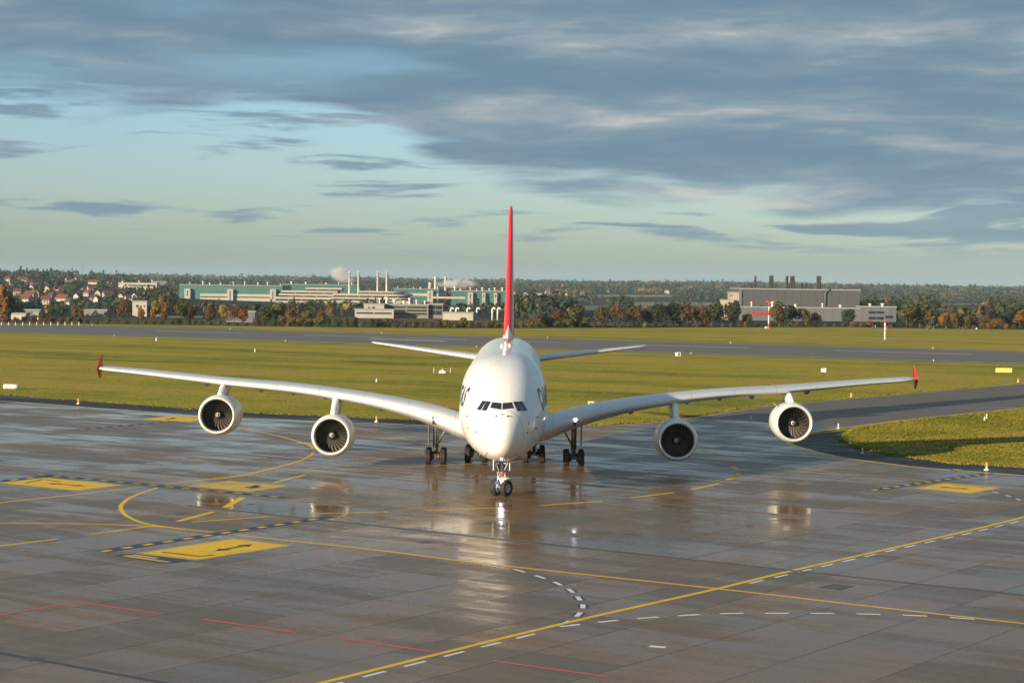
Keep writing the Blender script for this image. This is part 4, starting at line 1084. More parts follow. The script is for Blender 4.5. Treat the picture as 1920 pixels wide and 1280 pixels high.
DB = 1250
bh = hall('grey_hall', 'huge grey metal-clad hall crowded with dark stacks', 1388, 1611, 543.5, 604, DB, 60, 'greyclad', [(1388,1611,576,577.6,'concretew')], [], 0)
MB().box((at_dist(1386,560,DB).x-bh.location.x, -1.0, 0), (at_dist(1390.5,560,DB).x-bh.location.x, .5, at_dist(1388,543,DB).z-bh.location.z)).build('corner_trim', M['greyclad2'], bh)
lo = hall('low_hall', 'lighter grey front block with red lettering below the huge hall', 1390, 1613, 577.6, 606, DB-14, 13, 'greyclad2', [], [], 5)
hall('glass_office', 'light grey office with two dark window strips beside the huge hall', 1613, 1680, 576, 606, DB-16, 22, 'greyclad2', [(1628,1658,583.5,588,'bwin'), (1628,1658,594,599,'bwin'), (1659,1675,591.5,597,'bwin')], [], 2)
hall('pale_annex', 'small cream annex on the left flank of the huge hall', 1368, 1388, 549, 600, DB+10, 14, 'concretew', [(1368,1371,552,556,'beacon')], [], 0)
hall('pale_annex', 'stepped white annex left of the huge hall', 1352, 1376, 563, 600, DB+4, 8, 'wallw', [], [], 0)
for u, vt, r_ in ((1416,517,.65),(1444,516.5,.75),(1447.6,516.5,.75),(1475,517,.9),(1479.5,530,.7),(1483.5,517,.8),(1487.3,517,.8),(1501.5,530.5,1.1),(1509,530.5,1.1),(1518.5,530.5,1.0),(1533,517,.8),(1536.6,517,.8)):
    chimney(u, vt, 545, DB+12, r_, 'stackg', 'short thick dark stack on the huge grey hall' if vt > 525 else 'tall dark stack rising from the huge grey hall', 'short stacks of the grey hall' if vt > 525 else 'tall stacks of the grey hall')
p = at_dist(1547, 577, DB-1.2); zt = at_dist(1547, 549, DB).z - p.z
o = MB().tube([(0,0,terrain(p.x, DB)-p.z+8),(0,0,zt),(1.2,0,zt+1.4),(3.6,.8,zt+2.4)], .42, 12).build('exhaust_duct', M['greyclad2'], None, loc=p); tag(o, 'pale duct climbing the face of the huge grey hall', 'duct')
for k in range(4): MB().box((-.8,-.2,-2+zt*k/4),(.8,.9,-1.6+zt*k/4)).build('bracket', M['stackg'], o)
# lettering on the front block
def sign_text(txt, u, v, dist, size, m, name, label):
    cu = bpy.data.curves.new(name, 'FONT'); cu.body = txt; cu.size = size; cu.extrude = .15; cu.space_character = 1.15
    to = bpy.data.objects.new(name, cu); COL.objects.link(to)
    dg = bpy.context.evaluated_depsgraph_get(); me = bpy.data.meshes.new_from_object(to.evaluated_get(dg)); bpy.data.objects.remove(to)
    me.materials.clear(); me.materials.append(M[m]); p = at_dist(u, v, dist)
    o = link(name, me, None, p); o.rotation_euler = (math.pi/2, 0, 0); return o
M['signred'] = mat('red_sign_letters', (0.62, 0.008, 0.03), 0.4)
o = sign_text('BOSCH', 1420.5, 591, DB-14.4, 3.3, 'signred', 'red_lettering', ''); o.parent = lo; o.matrix_parent_inverse = Matrix.Translation(lo.location).inverted(); o['label'] = 'red company lettering'
p = at_dist(1414.5, 587, DB-14.4) - lo.location
mb = MB(); mb.lathe([(-.1,1.35),(.1,1.35),(.1,1.0),(-.1,1.0),(-.1,1.35)], 'y', 28, p); mb.box((p.x-.75,p.y-.1,p.z-.95),(p.x-.45,p.y+.1,p.z+.95)); mb.box((p.x+.45,p.y-.1,p.z-.95),(p.x+.75,p.y+.1,p.z+.95)); mb.box((p.x-.5,p.y-.08,p.z-.16),(p.x+.5,p.y+.08,p.z+.16))
mb.build('red_emblem', M['signred'], lo)

# houses
def make_house(w, d, h, rh, wall, roof):
    r = link('house', None)
    mb = MB(); mb.box((-w/2,-d/2,-3),(w/2,d/2,h)); mb.add([(-w/2,-d/2,h),(-w/2,d/2,h),(-w/2,0,h+rh),(w/2,-d/2,h),(w/2,d/2,h),(w/2,0,h+rh)], [(0,2,1),(3,4,5)]); mb.build('wall', M[wall], r, fixn=True)
    e = .6; t = .28
    rf = MB(); 
    for s in (-1, 1):
        a = [(-w/2-e, s*(d/2+e), h-rh*e*2/d), (w/2+e, s*(d/2+e), h-rh*e*2/d), (w/2+e, 0, h+rh), (-w/2-e, 0, h+rh)]
        rf.add(a + [(x, y, z+t) for x, y, z in a], [(0,1,2,3),(7,6,5,4),(0,4,5,1),(1,5,6,2),(2,6,7,3),(3,7,4,0)])
    ro = rf.build('roof', M[roof], r, fixn=True)
    MB().box((w*.2-.4,-.3,h+rh*.5),(w*.2+.4,.5,h+rh+.9)).build('chimney_stack', M['tile'], ro)
    n = max(2, int(w/3)); windows(r, -w/2+.6, w/2-.6, -d/2, h*.55, h*.82, n, frac=.45)
    if h > 5: windows(r, -w/2+.6, w/2-.6, -d/2, h*.12, h*.38, n, frac=.45)
    return r
HP = {}
for k, (w, d, h, rh, wall, roof) in {'white-walled house with a red tiled roof': (11,9,5.5,4.2,'wallw','tile'), 'cream gabled house with a dark roof': (9,11,5.5,4.5,'wally','tiled'), 'long red-roofed terrace house': (20,9,4.5,4.6,'wallw','tile'), 'small white cottage with a dark roof': (8,8,4,3.6,'wallw','tiled'), 'flat broad white villa with a shallow red roof': (14,10,6.5,1.8,'wallw','tile')}.items(): HP[k] = make_house(w, d, h, rh, wall, roof)
HN = list(HP)
vill = [(20,515),(78,514),(15,528),(43,528),(22,534),(55,535),(125,529),(145,524),(155,521),(135,533),(175,533),(205,533),(33,554),(58,558),(72,557),(98,562),(110,559),(118,566),(145,561),(165,556),(185,555),(200,558),(178,567),(184,571),(228,563),(240,564),(255,563),(288,529),(62,546),(90,548),(8,545),(48,567),(130,572),(85,571),(215,549),(310,545),(152,548),(170,546),(110,547),(12,560)]
cent = [(962,554),(985,557),(1003,553),(1012,557),(1026,551),(1031,557),(1045,551),(1046,558),(1060,558),(1093,554),(1102,554),(1075,556),(975,558),(403,530),(412,531),(356,522),(392,529),(1140,548),(1250,551)]
def put_house(k, u, v, where, grp, rot):
    p = on_terrain(u, v, 1200); h = copy_tree(HP[k]); h.location = p + Vector((0,0,.3)); h.rotation_euler = (0,0,rot); sc_ = .66 if 'village' in grp else .9; h.scale = (sc_,)*3
    tag(h, k + where, 'house', grp + ': ' + k); KEEP.append((u-4, u+4, v-9, v-6, p.y-70))
for i, (u, v) in enumerate(vill): put_house(HN[[0,1,0,2,3,0,2][i % 7]], u, v, ' on the wooded village hillside', 'village houses', rnd.choice([0, .5, -.6, 1.57, 1.2, -.2]))
for i, (u, v) in enumerate(cent): put_house(HN[[4,0,3,4,0][i % 5]], u, v, ' in the distant row across the valley', 'valley houses', rnd.choice([0, .4, -.5, 1.57, -.2]))
for h in HP.values(): delete_tree(h)

# steam over the factory
def steam_mat(dens):
    m = bpy.data.materials.new('white_steam'); m.use_nodes = True; t = m.node_tree; t.nodes.clear(); N = NT(t)
    v = N.n('ShaderNodeVolumePrincipled'); v.inputs['Color'].default_value = (.93, .93, .93, 1)
    p = N.n('ShaderNodeTexCoord').outputs['Generated']; q = N.vm('SUBTRACT', p, (.5, .5, .5)); r = N.vm('LENGTH', N.vm('MULTIPLY', q, (2, 2, 2)))
    n = N.noise(N.n('ShaderNodeNewGeometry').outputs['Position'], .09, 5, .6, .4)
    N.put(v.inputs['Density'], N.m('MULTIPLY', N.m('MULTIPLY', N.step(n, .38, .68), N.step(r, 1.0, .25)), dens))
    o = N.n('ShaderNodeOutputMaterial'); t.links.new(v.outputs[0], o.inputs['Volume']); return m
M['steam'] = steam_mat(.30)
def plume(pix, dist, label):
    rs = []
    for u, v, w in pix:
        c = at_dist(u, v, dist); r_ = w/FPX*dist/2
        rs.append([(c.x+math.cos(q)*r_*(1+.12*math.sin(3*q+v)), dist+math.sin(q)*r_*.8, c.z) for q in [2*math.pi*k/16 for k in range(16)]])
    o = MB().rings(rs).build('steam_plume', M['steam'], None, fixn=True); stuff(o); o['label'] = label; o['category'] = 'steam'
plume([(650,534,66),(645,528,64),(640,521,50),(634,512,42),(630,503,34),(628,493,22)], D1+110, 'white steam rising beside the tall white stacks')
plume([(862,542,66),(862,538,84),(860,533,90),(866,527,70),(880,522,34)], D1+70, 'low white steam cloud over the right factory hall')

# pale fields across the valley
M['field'] = facade('stubble_field', (0.20, 0.165, 0.07), 0.9); M['meadow'] = facade('green_meadow', (0.10, 0.125, 0.035), 0.9)
def field(u0, u1, v0, v1, m, label):
    n, k = 10, 5; P = []
    for j in range(k+1):
        for i in range(n+1):
            p = on_terrain(u0+(u1-u0)*i/n, v1+(v0-v1)*j/k, 1000); P.append((p.x, p.y, p.z+.35))
    o = MB().add(P, [(j*(n+1)+i, j*(n+1)+i+1, (j+1)*(n+1)+i+1, (j+1)*(n+1)+i) for j in range(k) for i in range(n)], True).build('field', M[m]); struct(o); o['label'] = label
    KEEP.append((u0+4, u1-4, v0, v1-1, max(p[1] for p in P)))
field(1092, 1140, 573, 582, 'meadow', 'green meadow strip showing between the valley trees')
field(1190, 1345, 567, 574, 'field', 'pale stubble field beyond the brown trees')
field(1120, 1260, 553, 557, 'field', 'thin pale field below the far woods')
field(1770, 1840, 569, 572, 'meadow', 'bright green strip among the far woods')
field(300, 380, 593, 598, 'meadow', 'green meadow behind the low shrubs of the runway')

# ------------------------------------------------------------------ trees, shrubs and woods
def leaf_mat():
    m = mat('autumn_leaves', (.05, .05, .02), .75, spec=.15); N = NT(m.node_tree); b = m.node_tree.nodes['Principled BSDF']
    oi = N.n('ShaderNodeObjectInfo'); p = N.n('ShaderNodeNewGeometry').outputs['Position']
    n = N.noise(p, .8, 3, .6); n2 = N.noise(p, .22, 2, .5)
    c = N.mix(N.m('MULTIPLY', N.step(n, .35, .7), .55), oi.outputs['Color'], N.mix(1.0, oi.outputs['Color'], (.5, .5, .45), 'MULTIPLY'))
    c = N.mix(N.m('MULTIPLY', N.step(n2, .45, .75), .4), c, N.mix(1.0, oi.outputs['Color'], (1.5, 1.25, .8), 'MULTIPLY'))
    N.put(b.inputs['Base Color'], c); return m
M['leaf'] = leaf_mat(); M['bark'] = worn('bark', (.05, .04, .03), .9, .4, 2.0)
def wood_mat():
    m = mat('woodland_leaves', (.05, .05, .02), .75, spec=.15); N = NT(m.node_tree); b = m.node_tree.nodes['Principled BSDF']
    at = N.n('ShaderNodeAttribute', attribute_name='tone'); N.put(b.inputs['Base Color'], at.outputs['Color']); return m
M['wood'] = wood_mat()
def crown_mesh(seed, blobs, nleaf, leaf, h):
    """leaf clumps spread through uneven lobes"""
    r = np.random.default_rng(seed); vs, fs = [], []; tot = sum(b[3]**2 for b in blobs)
    for (bx, by, bz, br, bs) in blobs:
        for _ in range(int(nleaf*br**2/tot)):
            d = r.normal(size=3); d /= np.linalg.norm(d); rad = br*r.uniform(.45, 1.08)**.5
            c = np.array((bx, by, bz)) + d*rad*np.array((1, 1, bs))
            if c[2] < .15: continue
            a = r.normal(size=3); a -= a.dot(d)*d*.6; a /= np.linalg.norm(a); b_ = np.cross(d, a) + r.normal(size=3)*.3; b_ /= np.linalg.norm(b_)
            s = leaf*r.uniform(.6, 1.3); o = len(vs)
            vs += [tuple(c-a*s-b_*s*.6), tuple(c+a*s-b_*s*.7), tuple(c+a*s*.8+b_*s*.7), tuple(c-a*s*.7+b_*s*.8)]; fs.append((o, o+1, o+2, o+3))
    return MB().add(vs, fs).mesh('crown', M['leaf'])
def trunk_mesh(seed, h, r0_, limbs):
    r = random.Random(seed); mb = MB().tube([(0,0,-.6),(.05,.02,h*.3),(-.08,.1,h*.6),(.05,0,h*.88)], [r0_*1.3, r0_, r0_*.65, r0_*.2], 8)
    for k in range(limbs):
        a = 2*math.pi*k/limbs + r.uniform(-.4,.4); z = h*r.uniform(.28,.6); L = h*r.uniform(.2,.34)
        mb.tube([(0,0,z),(math.cos(a)*L*.5,math.sin(a)*L*.5,z+L*.45),(math.cos(a)*L,math.sin(a)*L,z+L*.8)], [r0_*.45,r0_*.3,r0_*.1], 5)
    return mb.mesh('trunk', M['bark'])
def lobes(seed, h, w, z0, n, flat=1.0):
    r = random.Random(seed); L = [(0, 0, (h+z0)/2, min(w, h-z0)*.36, flat)]
    for k in range(n):
        a = r.uniform(0, 6.28); q = r.uniform(.35, 1); rr = w*r.uniform(.13, .24)
        zc = z0 + (h-z0)*(r.uniform(.12, .92)); rad = (w/2-rr)*math.sqrt(max(.05, 1-((zc-z0)/(h-z0)*1.6-.62)**2))*q
        L.append((math.cos(a)*rad, math.sin(a)*rad, min(zc, h-rr), rr, flat))
    return L
KIND = {}
for nm, spec in {'broad': (10, 10, 1.8, 16, 3), 'round': (10, 8, 1.6, 13, 3), 'tall': (10, 5.5, 1.2, 15, 3), 'spread': (10, 13, 2.0, 20, 4)}.items():
    for v in range(2):
        h, w, z0, n, lb = spec
        KIND[nm, v] = (crown_mesh(hash_ := (len(KIND)*17+3), lobes(hash_, h, w, z0, n), 1100, .36, h), trunk_mesh(hash_, h, .22, lb+2))
for v in range(3): KIND['shrub', v] = (crown_mesh(90+v, lobes(90+v, 10, 13, 0.0, 14), 700, .55, 10), trunk_mesh(90+v, 6, .18, 5))
def conifer(seed):
    r = np.random.default_rng(seed); vs, fs = [], []
    for _ in range(800):
        z = r.uniform(.06, 1)**.8*10; rad = (10.2-z)*.27*(.65+.35*math.sin(z*5.2))*r.uniform(.5, 1)**.5; a = r.uniform(0, 6.28)
        c = np.array((math.cos(a)*rad, math.sin(a)*rad, z)); s = .34*r.uniform(.6, 1.2); t = np.array((-math.sin(a), math.cos(a), 0)); d = np.array((math.cos(a)*.8, math.sin(a)*.8, -.6)); o = len(vs)
        vs += [tuple(c-t*s), tuple(c+t*s), tuple(c+d*s*1.6+t*s*.3), tuple(c+d*s*1.6-t*s*.3)]; fs.append((o, o+1, o+2, o+3))
    return MB().add(vs, fs).mesh('crown', M['leaf'])
for v in range(2): KIND['conifer', v] = (conifer(40+v), trunk_mesh(40+v, 9, .16, 0))
TONE = {'dark green': (.034,.046,.020), 'olive green': (.082,.080,.022), 'brown': (.092,.066,.032), 'rust red': (.120,.058,.024), 'orange': (.175,.092,.022), 'yellow': (.20,.155,.030), 'blue-green': (.026,.042,.032)}
COUNT = {'t': 0}
def plant(kind, tone, p, h, wide=1.0, where='', cat='tree', own=False):
    v = rnd.randrange(3 if kind == 'shrub' else 2); cr, tr = KIND[kind, v]
    name = {'shrub': 'shrub', 'conifer': 'conifer_tree'}.get(kind, 'broadleaf_tree')
    t = link(name, None, None, p); s = h/10; t.scale = (s*wide, s*wide, s); t.rotation_euler = (0, 0, rnd.uniform(0, 6.28))
    form = {'broad': 'broad-crowned', 'round': 'round-crowned', 'tall': 'tall narrow', 'spread': 'wide spreading', 'shrub': 'bushy', 'conifer': 'dark pointed'}[kind]
    lb = f"{form} {tone} {'shrub' if kind=='shrub' else 'conifer' if kind=='conifer' else 'tree'} {where}"
    tag(t, lb, 'shrub' if kind == 'shrub' else 'tree', 'single trees behind the airfield' if own else lb)
    for me, nm in ((cr, 'crown'), (tr, 'trunk')):
        o = link(nm, me, t)
        if nm == 'crown':
            c = TONE[tone]; j = rnd.uniform(.8, 1.2); o.color = (c[0]*j, c[1]*j*rnd.uniform(.92, 1.08), c[2]*j, 1)
    COUNT['t'] += 1
def covers(u, vt, vb, wpx, dist):
    return any(dist < k[4] + 75 and u + wpx/2 > k[0] and u - wpx/2 < k[1] and vt < k[3] - 1.5 and vb > k[2] for k in KEEP)
def proj(p):
    d = Vector(p) - CAMP; y = d.y*math.cos(PITCH) - d.z*math.sin(PITCH); z = d.y*math.sin(PITCH) + d.z*math.cos(PITCH)
    a, b = d.x/y*FPX, -z/y*FPX
    return 960 + a*math.cos(ROLL) - b*math.sin(ROLL), 640 + a*math.sin(ROLL) + b*math.cos(ROLL)
# single trees that stand out behind the airfield: pixel column, base, top, crown width, kind, colour
big = [(1080,604,568,42,'broad','olive green'),(1128,605,573,46,'spread','brown'),(1158,605,570,50,'spread','brown'),(1188,605,573,46,'spread','brown'),(1212,605,580,34,'broad','brown'),(1236,605,568,44,'broad','dark green'),(1262,605,566,40,'round','dark green'),(1290,605,566,48,'broad','brown'),(1318,605,576,36,'round','brown'),(1343,605,567,46,'broad','dark green'),(1374,605,565,46,'broad','dark green'),(1402,606,588,28,'round','olive green'),(1456,607,565,38,'round','brown'),(1482,607,572,40,'round','dark green'),(1508,607,577,38,'broad','brown'),(1528,608,585,28,'round','orange'),(1592,610,579,38,'round','dark green'),(1700,612,570,50,'broad','olive green'),(1724,612,565,54,'broad','olive green'),(1744,612,578,30,'round','brown'),(1766,613,586,22,'round','orange'),(1788,613,585,30,'spread','orange'),(1812,613,590,26,'round','olive green'),(1845,614,592,34,'spread','brown'),(1872,616,596,30,'spread','orange'),(1912,612,580,30,'tall','orange'),(1046,604,580,40,'spread','rust red'),(1010,604,587,36,'spread','brown'),
       (6,594,533,36,'tall','orange'),(20,594,556,26,'round','olive green'),(265,592,575,20,'round','orange'),(308,590,560,34,'round','orange'),(292,592,562,26,'round','yellow'),(522,604,566,46,'broad','olive green'),(497,604,575,40,'round','olive green'),(545,602,572,30,'tall','brown'),(440,592,576,36,'spread','rust red'),(455,594,578,26,'round','rust red'),(418,590,570,26,'round','yellow'),(340,594,562,36,'round','olive green'),(357,594,572,30,'round','rust red'),(395,594,578,26,'round','rust red'),(575,600,575,32,'tall','olive green'),(602,600,576,24,'tall','rust red'),(140,594,572,18,'tall','orange'),(152,594,574,16,'tall','rust red'),(232,580,562,26,'spread','rust red')]
ORD = ['first','second','third','fourth','fifth','sixth','seventh','eighth','ninth','tenth','eleventh','twelfth','thirteenth','fourteenth','fifteenth','sixteenth','seventeenth','eighteenth','nineteenth','twentieth']
def which(u):
    us = [b[0] for b in big]
    if 960 < u < 1441: return ORD[sum(1 for q in us if u < q < 1441)] + ' along the row from banded mast towards tail fin'
    if u > 1441: return ORD[sum(1 for q in us if 1441 < q < u)] + ' along the row from banded mast past the huge hall'
    if u > 275: return ORD[sum(1 for q in us if 275 < q < u)] + ' from white cube building towards the grey offices'
    return ORD[sum(1 for q in us if u < q <= 275)] + ' from white cube building towards the village'
for u, vb, vt, w, kind, tone in big:
    x = gnd(u, vb).x/gnd(u, vb).y; y = edge_y(x*780) + 22 + rnd.uniform(0, 25) + max(0, (600-vb))*9
    p = at_dist(u, vb, y); p.z = terrain(p.x, y) - .1
    h = at_dist(u, vt, y).z - p.z; wd = w/FPX*y
    nat = {'broad': 1.0, 'round': .8, 'tall': .55, 'spread': 1.3}[kind]
    plant(kind, tone, p, h, max(.6, min(1.6, wd/(h*nat))), which(u), own=True)
# the hedge along the airfield boundary
u = -8
while u < 1935:
    zone = 'rust red' if u < 150 else 'mix' if u < 480 else 'olive'
    tone = rnd.choice({'rust red': ['brown','rust red','brown','olive green'], 'mix': ['dark green','olive green','brown','dark green'], 'olive': ['olive green','brown','olive green','dark green','yellow','brown']}[zone])
    hpx = {'rust red': rnd.uniform(11, 17), 'mix': rnd.uniform(6, 13), 'olive': rnd.uniform(12, 22)}[zone]
    if 1100 < u < 1400: hpx *= .6
    if u > 1400: hpx *= .62; tone = rnd.choice(['olive green','brown','orange','dark green','yellow']) if rnd.random() < .7 else tone
    if tone == 'yellow' and rnd.random() < .6: tone = 'olive green'
    d = pixdir(u, 605); y = edge_y(d.x/d.y*770) + rnd.uniform(13, 26); p = at_dist(u, 600, y); p.z = terrain(p.x, y) - .3
    plant('shrub', tone, p, hpx/FPX*y, rnd.uniform(.75, 1.25), 'in the hedge along the airfield boundary'); u += rnd.uniform(13, 20)
# trees of the middle distance
zones = [((0,330,545,592), 48, ['dark green','brown','olive green','rust red','orange','blue-green']), ((300,660,566,600), 44, ['dark green','dark green','olive green','rust red','brown','yellow']), ((640,950,562,592), 22, ['olive green','yellow','brown','dark green']), ((950,1140,562,596), 26, ['dark green','olive green','orange','brown']), ((1610,1925,560,608), 44, ['dark green','blue-green','orange','brown','olive green','rust red'])]
for (u0, u1, v0, v1), n, tones in zones:
    k = 0; tr = 0
    while k < n and tr < n*14:
        tr += 1; u = rnd.uniform(u0, u1); v = rnd.uniform(v0, v1); p = on_terrain(u, v, 830, 2100)
        if p.y > 2050: continue
        h = rnd.uniform(5.5, 10.5); hp = h/p.y*FPX
        if covers(u, v-hp, v, hp*.8, p.y): continue
        kind = rnd.choice(['broad','round','round','tall','spread','conifer']); tone = rnd.choice(tones)
        if kind == 'conifer': tone = 'blue-green'
        plant(kind, tone, p - Vector((0,0,.2)), h, rnd.uniform(.85, 1.25), 'in the wooded valley beyond the airfield'); k += 1
# far woods: nobody could count these
def woods():
    r = np.random.default_rng(12); vs, fs, cols = [], [], []
    tones = np.array([TONE[k] for k in ('dark green','blue-green','dark green','brown','olive green','rust red','orange','yellow')]); pw = np.array([.34,.28,.16,.10,.08,.025,.01,.005])
    n = 0; tries = 0
    while n < 10500 and tries < 70000:
        tries += 1
        y = 1050*math.exp(r.uniform(0, 1)*math.log(8400/1050)); a = r.uniform(-.30, .30); x = a*y; z = terrain(x, y)
        dens = noise.noise((x/170, y/330, 8.1)) + (.38 if y > 3000 else .12)
        if dens < .0: continue
        big_ = 1.0 + .9*sstep(y, 2600, 6000); h = r.uniform(6, 12)*(.8+.4*big_); w = h*r.uniform(.42, .62)*big_
        u_, v_ = proj((x, y, z)); hp = h/y*FPX
        if covers(u_, v_-hp, v_, w/y*FPX*2, y): continue
        c = tones[r.choice(8, p=pw)]*r.uniform(.75, 1.25)
        pine = r.random() < .22
        for _ in range(26 if y < 3000 else 16):
            d = r.normal(size=3); d /= np.linalg.norm(d); q = r.uniform(.5, 1)**.5
            if pine: zz = r.uniform(.05, 1); cc = np.array((x + d[0]*w*.55*(1.05-zz), y + d[1]*w*.55*(1.05-zz), z + zz*h*1.25))
            else: cc = np.array((x, y, z + h*.55)) + d*q*np.array((w, w, h*.45))
            aa = r.normal(size=3); aa -= aa.dot(d)*d*.7; aa /= np.linalg.norm(aa); b_ = np.cross(d, aa); s = w*(.30 if not pine else .20)*r.uniform(.7, 1.2); o = len(vs)
            vs += [tuple(cc-aa*s-b_*s*.6), tuple(cc+aa*s-b_*s*.6), tuple(cc+aa*s*.7+b_*s*.7), tuple(cc-aa*s*.7+b_*s*.7)]; fs.append((o, o+1, o+2, o+3))
            k = r.uniform(.8, 1.2); cols += [(c[0]*k, c[1]*k, c[2]*k, 1)]*4
        n += 1
    o = MB().add(vs, fs).build('far_woods', M['wood']); at = o.data.attributes.new('tone', 'FLOAT_COLOR', 'POINT'); at.data.foreach_set('color', np.array(cols, np.float32).ravel())
    stuff(o); o['label'] = 'dark autumn woods covering the far valley and hills'; o['category'] = 'woods'
woods()

# ------------------------------------------------------------------ airfield furniture and people
M['wpaint'] = worn('white_equipment_paint', (.66,.65,.62), .5, .3, 2.0); M['rpaint'] = worn('red_equipment_paint', (.55,.03,.02), .5, .2, 2.0); M['ypaint'] = worn('yellow_equipment_paint', (.75,.45,.02), .5, .2, 2.0)
M['sgnyel'] = mat('yellow_sign_face', (.80,.58,.06), .5); M['opaint'] = mat('orange_cone', (.75,.20,.02), .5)
def edge_light(u, v, col, label, grp, h=.5):
    p = gnd(u, v) if v > 600 else on_terrain(u, v)
    t = thing('edge_light', label, 'light', p, 0, grp)
    MB().lathe([(0,.17*h/.5),(.05*h/.5,.17*h/.5),(.09*h/.5,.07*h/.5),(h*.55,.05*h/.5)], 'z', 12, cap1=True).build('base', M['wpaint'], t)
    MB().lathe([(h*.5,.075*h/.5),(h*.75,.085*h/.5),(h*.95,.06*h/.5),(h,.005)], 'z', 12).build('lamp_cap', M[col], t)
for u, v in ((147,757),(706,791),(1148,774),(1850,881)): edge_light(u, v, 'opaint', 'orange and white edge light on the apron shoulder', 'apron edge lights', .75)
for u, v in ((1572,803),(1594,832),(1617,850),(1850,784)): edge_light(u, v, 'wpaint', 'pale edge light by the grass island', 'island edge lights', .6)
for u, v in ((1596,744),(1909,716),(1164,756)): edge_light(u, v, 'ypaint', 'yellow marker post on the grass beside the taxiway', 'taxiway markers', .65)
for s in range(-260, 200, 60):
    q = rpt(s+11, -2.6); edge_light(*proj(q), 'wpaint', 'small white light along the near runway edge', 'near runway edge lights', .45)
for s in range(-300, 240, 60):
    q = rpt(s+24, rw+3.5); edge_light(*proj(q), 'wpaint', 'small white light along the far runway edge', 'far runway edge lights', .5)
for k in range(12): edge_light(3 + k*13.2, 609.2 - k*.02, 'ypaint', 'yellow light in the row across the runway end', 'runway end lights', 1.1)
def marker(u, v, h):
    p = gnd(u, v); t = thing('marker_cone', 'small white marker standing alone in the grass', 'marker', p, 0, 'white grass markers')
    MB().lathe([(0,h*.28),(h*.12,h*.28),(h*.16,h*.2),(h*.85,h*.13),(h,h*.03)], 'z', 12, cap1=True).build('body', M['wpaint'], t); MB().lathe([(0,h*.36),(h*.06,h*.36)], 'z', 12, cap1=True).build('foot', M['iron'], t)
for u, v, h in ((478,660,.85),(706,716,.65),(293,639.5,1.0),(1846,788,.5),(1408,786,.45)): marker(u, v, h)
# signs
def sign(u, v, w, h, face, label, post=.25, text=None, rz=0.0):
    p = gnd(u, v); t = thing('airfield_sign', label, 'sign', p, rz)
    MB().box((-w/2,-.09,post),(w/2,.09,post+h)).build('panel', M['wpaint'], t)
    MB().box((-w/2+.07,-.11,post+.07),(w/2-.07,-.088,post+h-.07)).build('face', M[face], t)
    for x in ((-w*.35, w*.35) if w > 1.2 else (0,)): MB().tube([(x,0,0),(x,0,post+.02)], .045, 8).build('post', M['iron'], t)
    if text:
        cu = bpy.data.curves.new('sign_letter', 'FONT'); cu.body = text; cu.size = h*.95; cu.align_x = 'CENTER'
        to = bpy.data.objects.new('sign_letter', cu); COL.objects.link(to); dg = bpy.context.evaluated_depsgraph_get(); me = bpy.data.meshes.new_from_object(to.evaluated_get(dg)); bpy.data.objects.remove(to)
        me.materials.clear(); me.materials.append(M['blackpaint']); o = link('sign_letter', me, t, (0, -.118, post+h*.17)); o.rotation_euler = (math.pi/2, 0, 0)
sign(1882, 699, 3.2, .85, 'sgnyel', 'long blank yellow sign board on the grass beyond the taxiway', .12)
sign(1544, 706, .95, .72, 'wpaint', 'small white sign on a thin post above the right wing', .85)
sign(1108, 769, .80, .82, 'sgnyel', 'small yellow letter sign with white frame behind the wing', .35, 'B')
def cabinet(u, v, w, h, d, label):
    p = gnd(u, v); t = thing('equipment_cabinet', label, 'cabinet', p); MB().box((-w/2,-d/2,.08),(w/2,d/2,h)).build('body', M['wpaint'], t); MB().box((-w/2-.06,-d/2-.06,h),(w/2+.06,d/2+.06,h+.08)).build('lid', M['roofgrey'], t); MB().box((-w*.06,-d/2-.02,.15),(w*.4,-d/2+.01,h-.1)).build('door', M['greyclad2'], t); MB().box((-w/2-.1,-d/2-.1,0),(w/2+.1,d/2+.1,.08)).build('plinth', M['concretew'], t)
cabinet(1271, 667.5, 1.25, .9, .8, 'white equipment cabinet by the near runway edge')
p = gnd(829, 700.5); t = thing('instrument_stand', 'low white instrument box between two thin posts in the grass', 'antenna', p)
MB().box((-.6,-.25,.12),(.6,.25,.5)).build('instrument_box', M['wpaint'], t)
MB().box((-.35,-.2,.5),(.3,.2,.66)).build('instrument_top', M['wpaint'], t)
for x in (-1.5, 1.5): MB().tube([(x,0,0),(x,0,1.1)], .05, 8).build('post', M['wpaint'], t)
MB().tube([(.05,0,.6),(.05,0,1.1)], .04, 6).build('mast', M['wpaint'], t)
p = gnd(21, 730); t = thing('white_drum', 'white horizontal drum lying on the grass by the apron edge', 'drum', p, R(-12))
MB().lathe([(-1.12,.30),(-1.12,.36),(-.5,.37),(.5,.37),(1.12,.36),(1.12,.30)], 'x', 24, (0,0,.42), cap0=True, cap1=True).build('shell', M['wpaint'], t)
for x in (-.7, .7): MB().box((x-.09,-.3,0),(x+.09,.3,.2)).build('cradle', M['iron'], t)
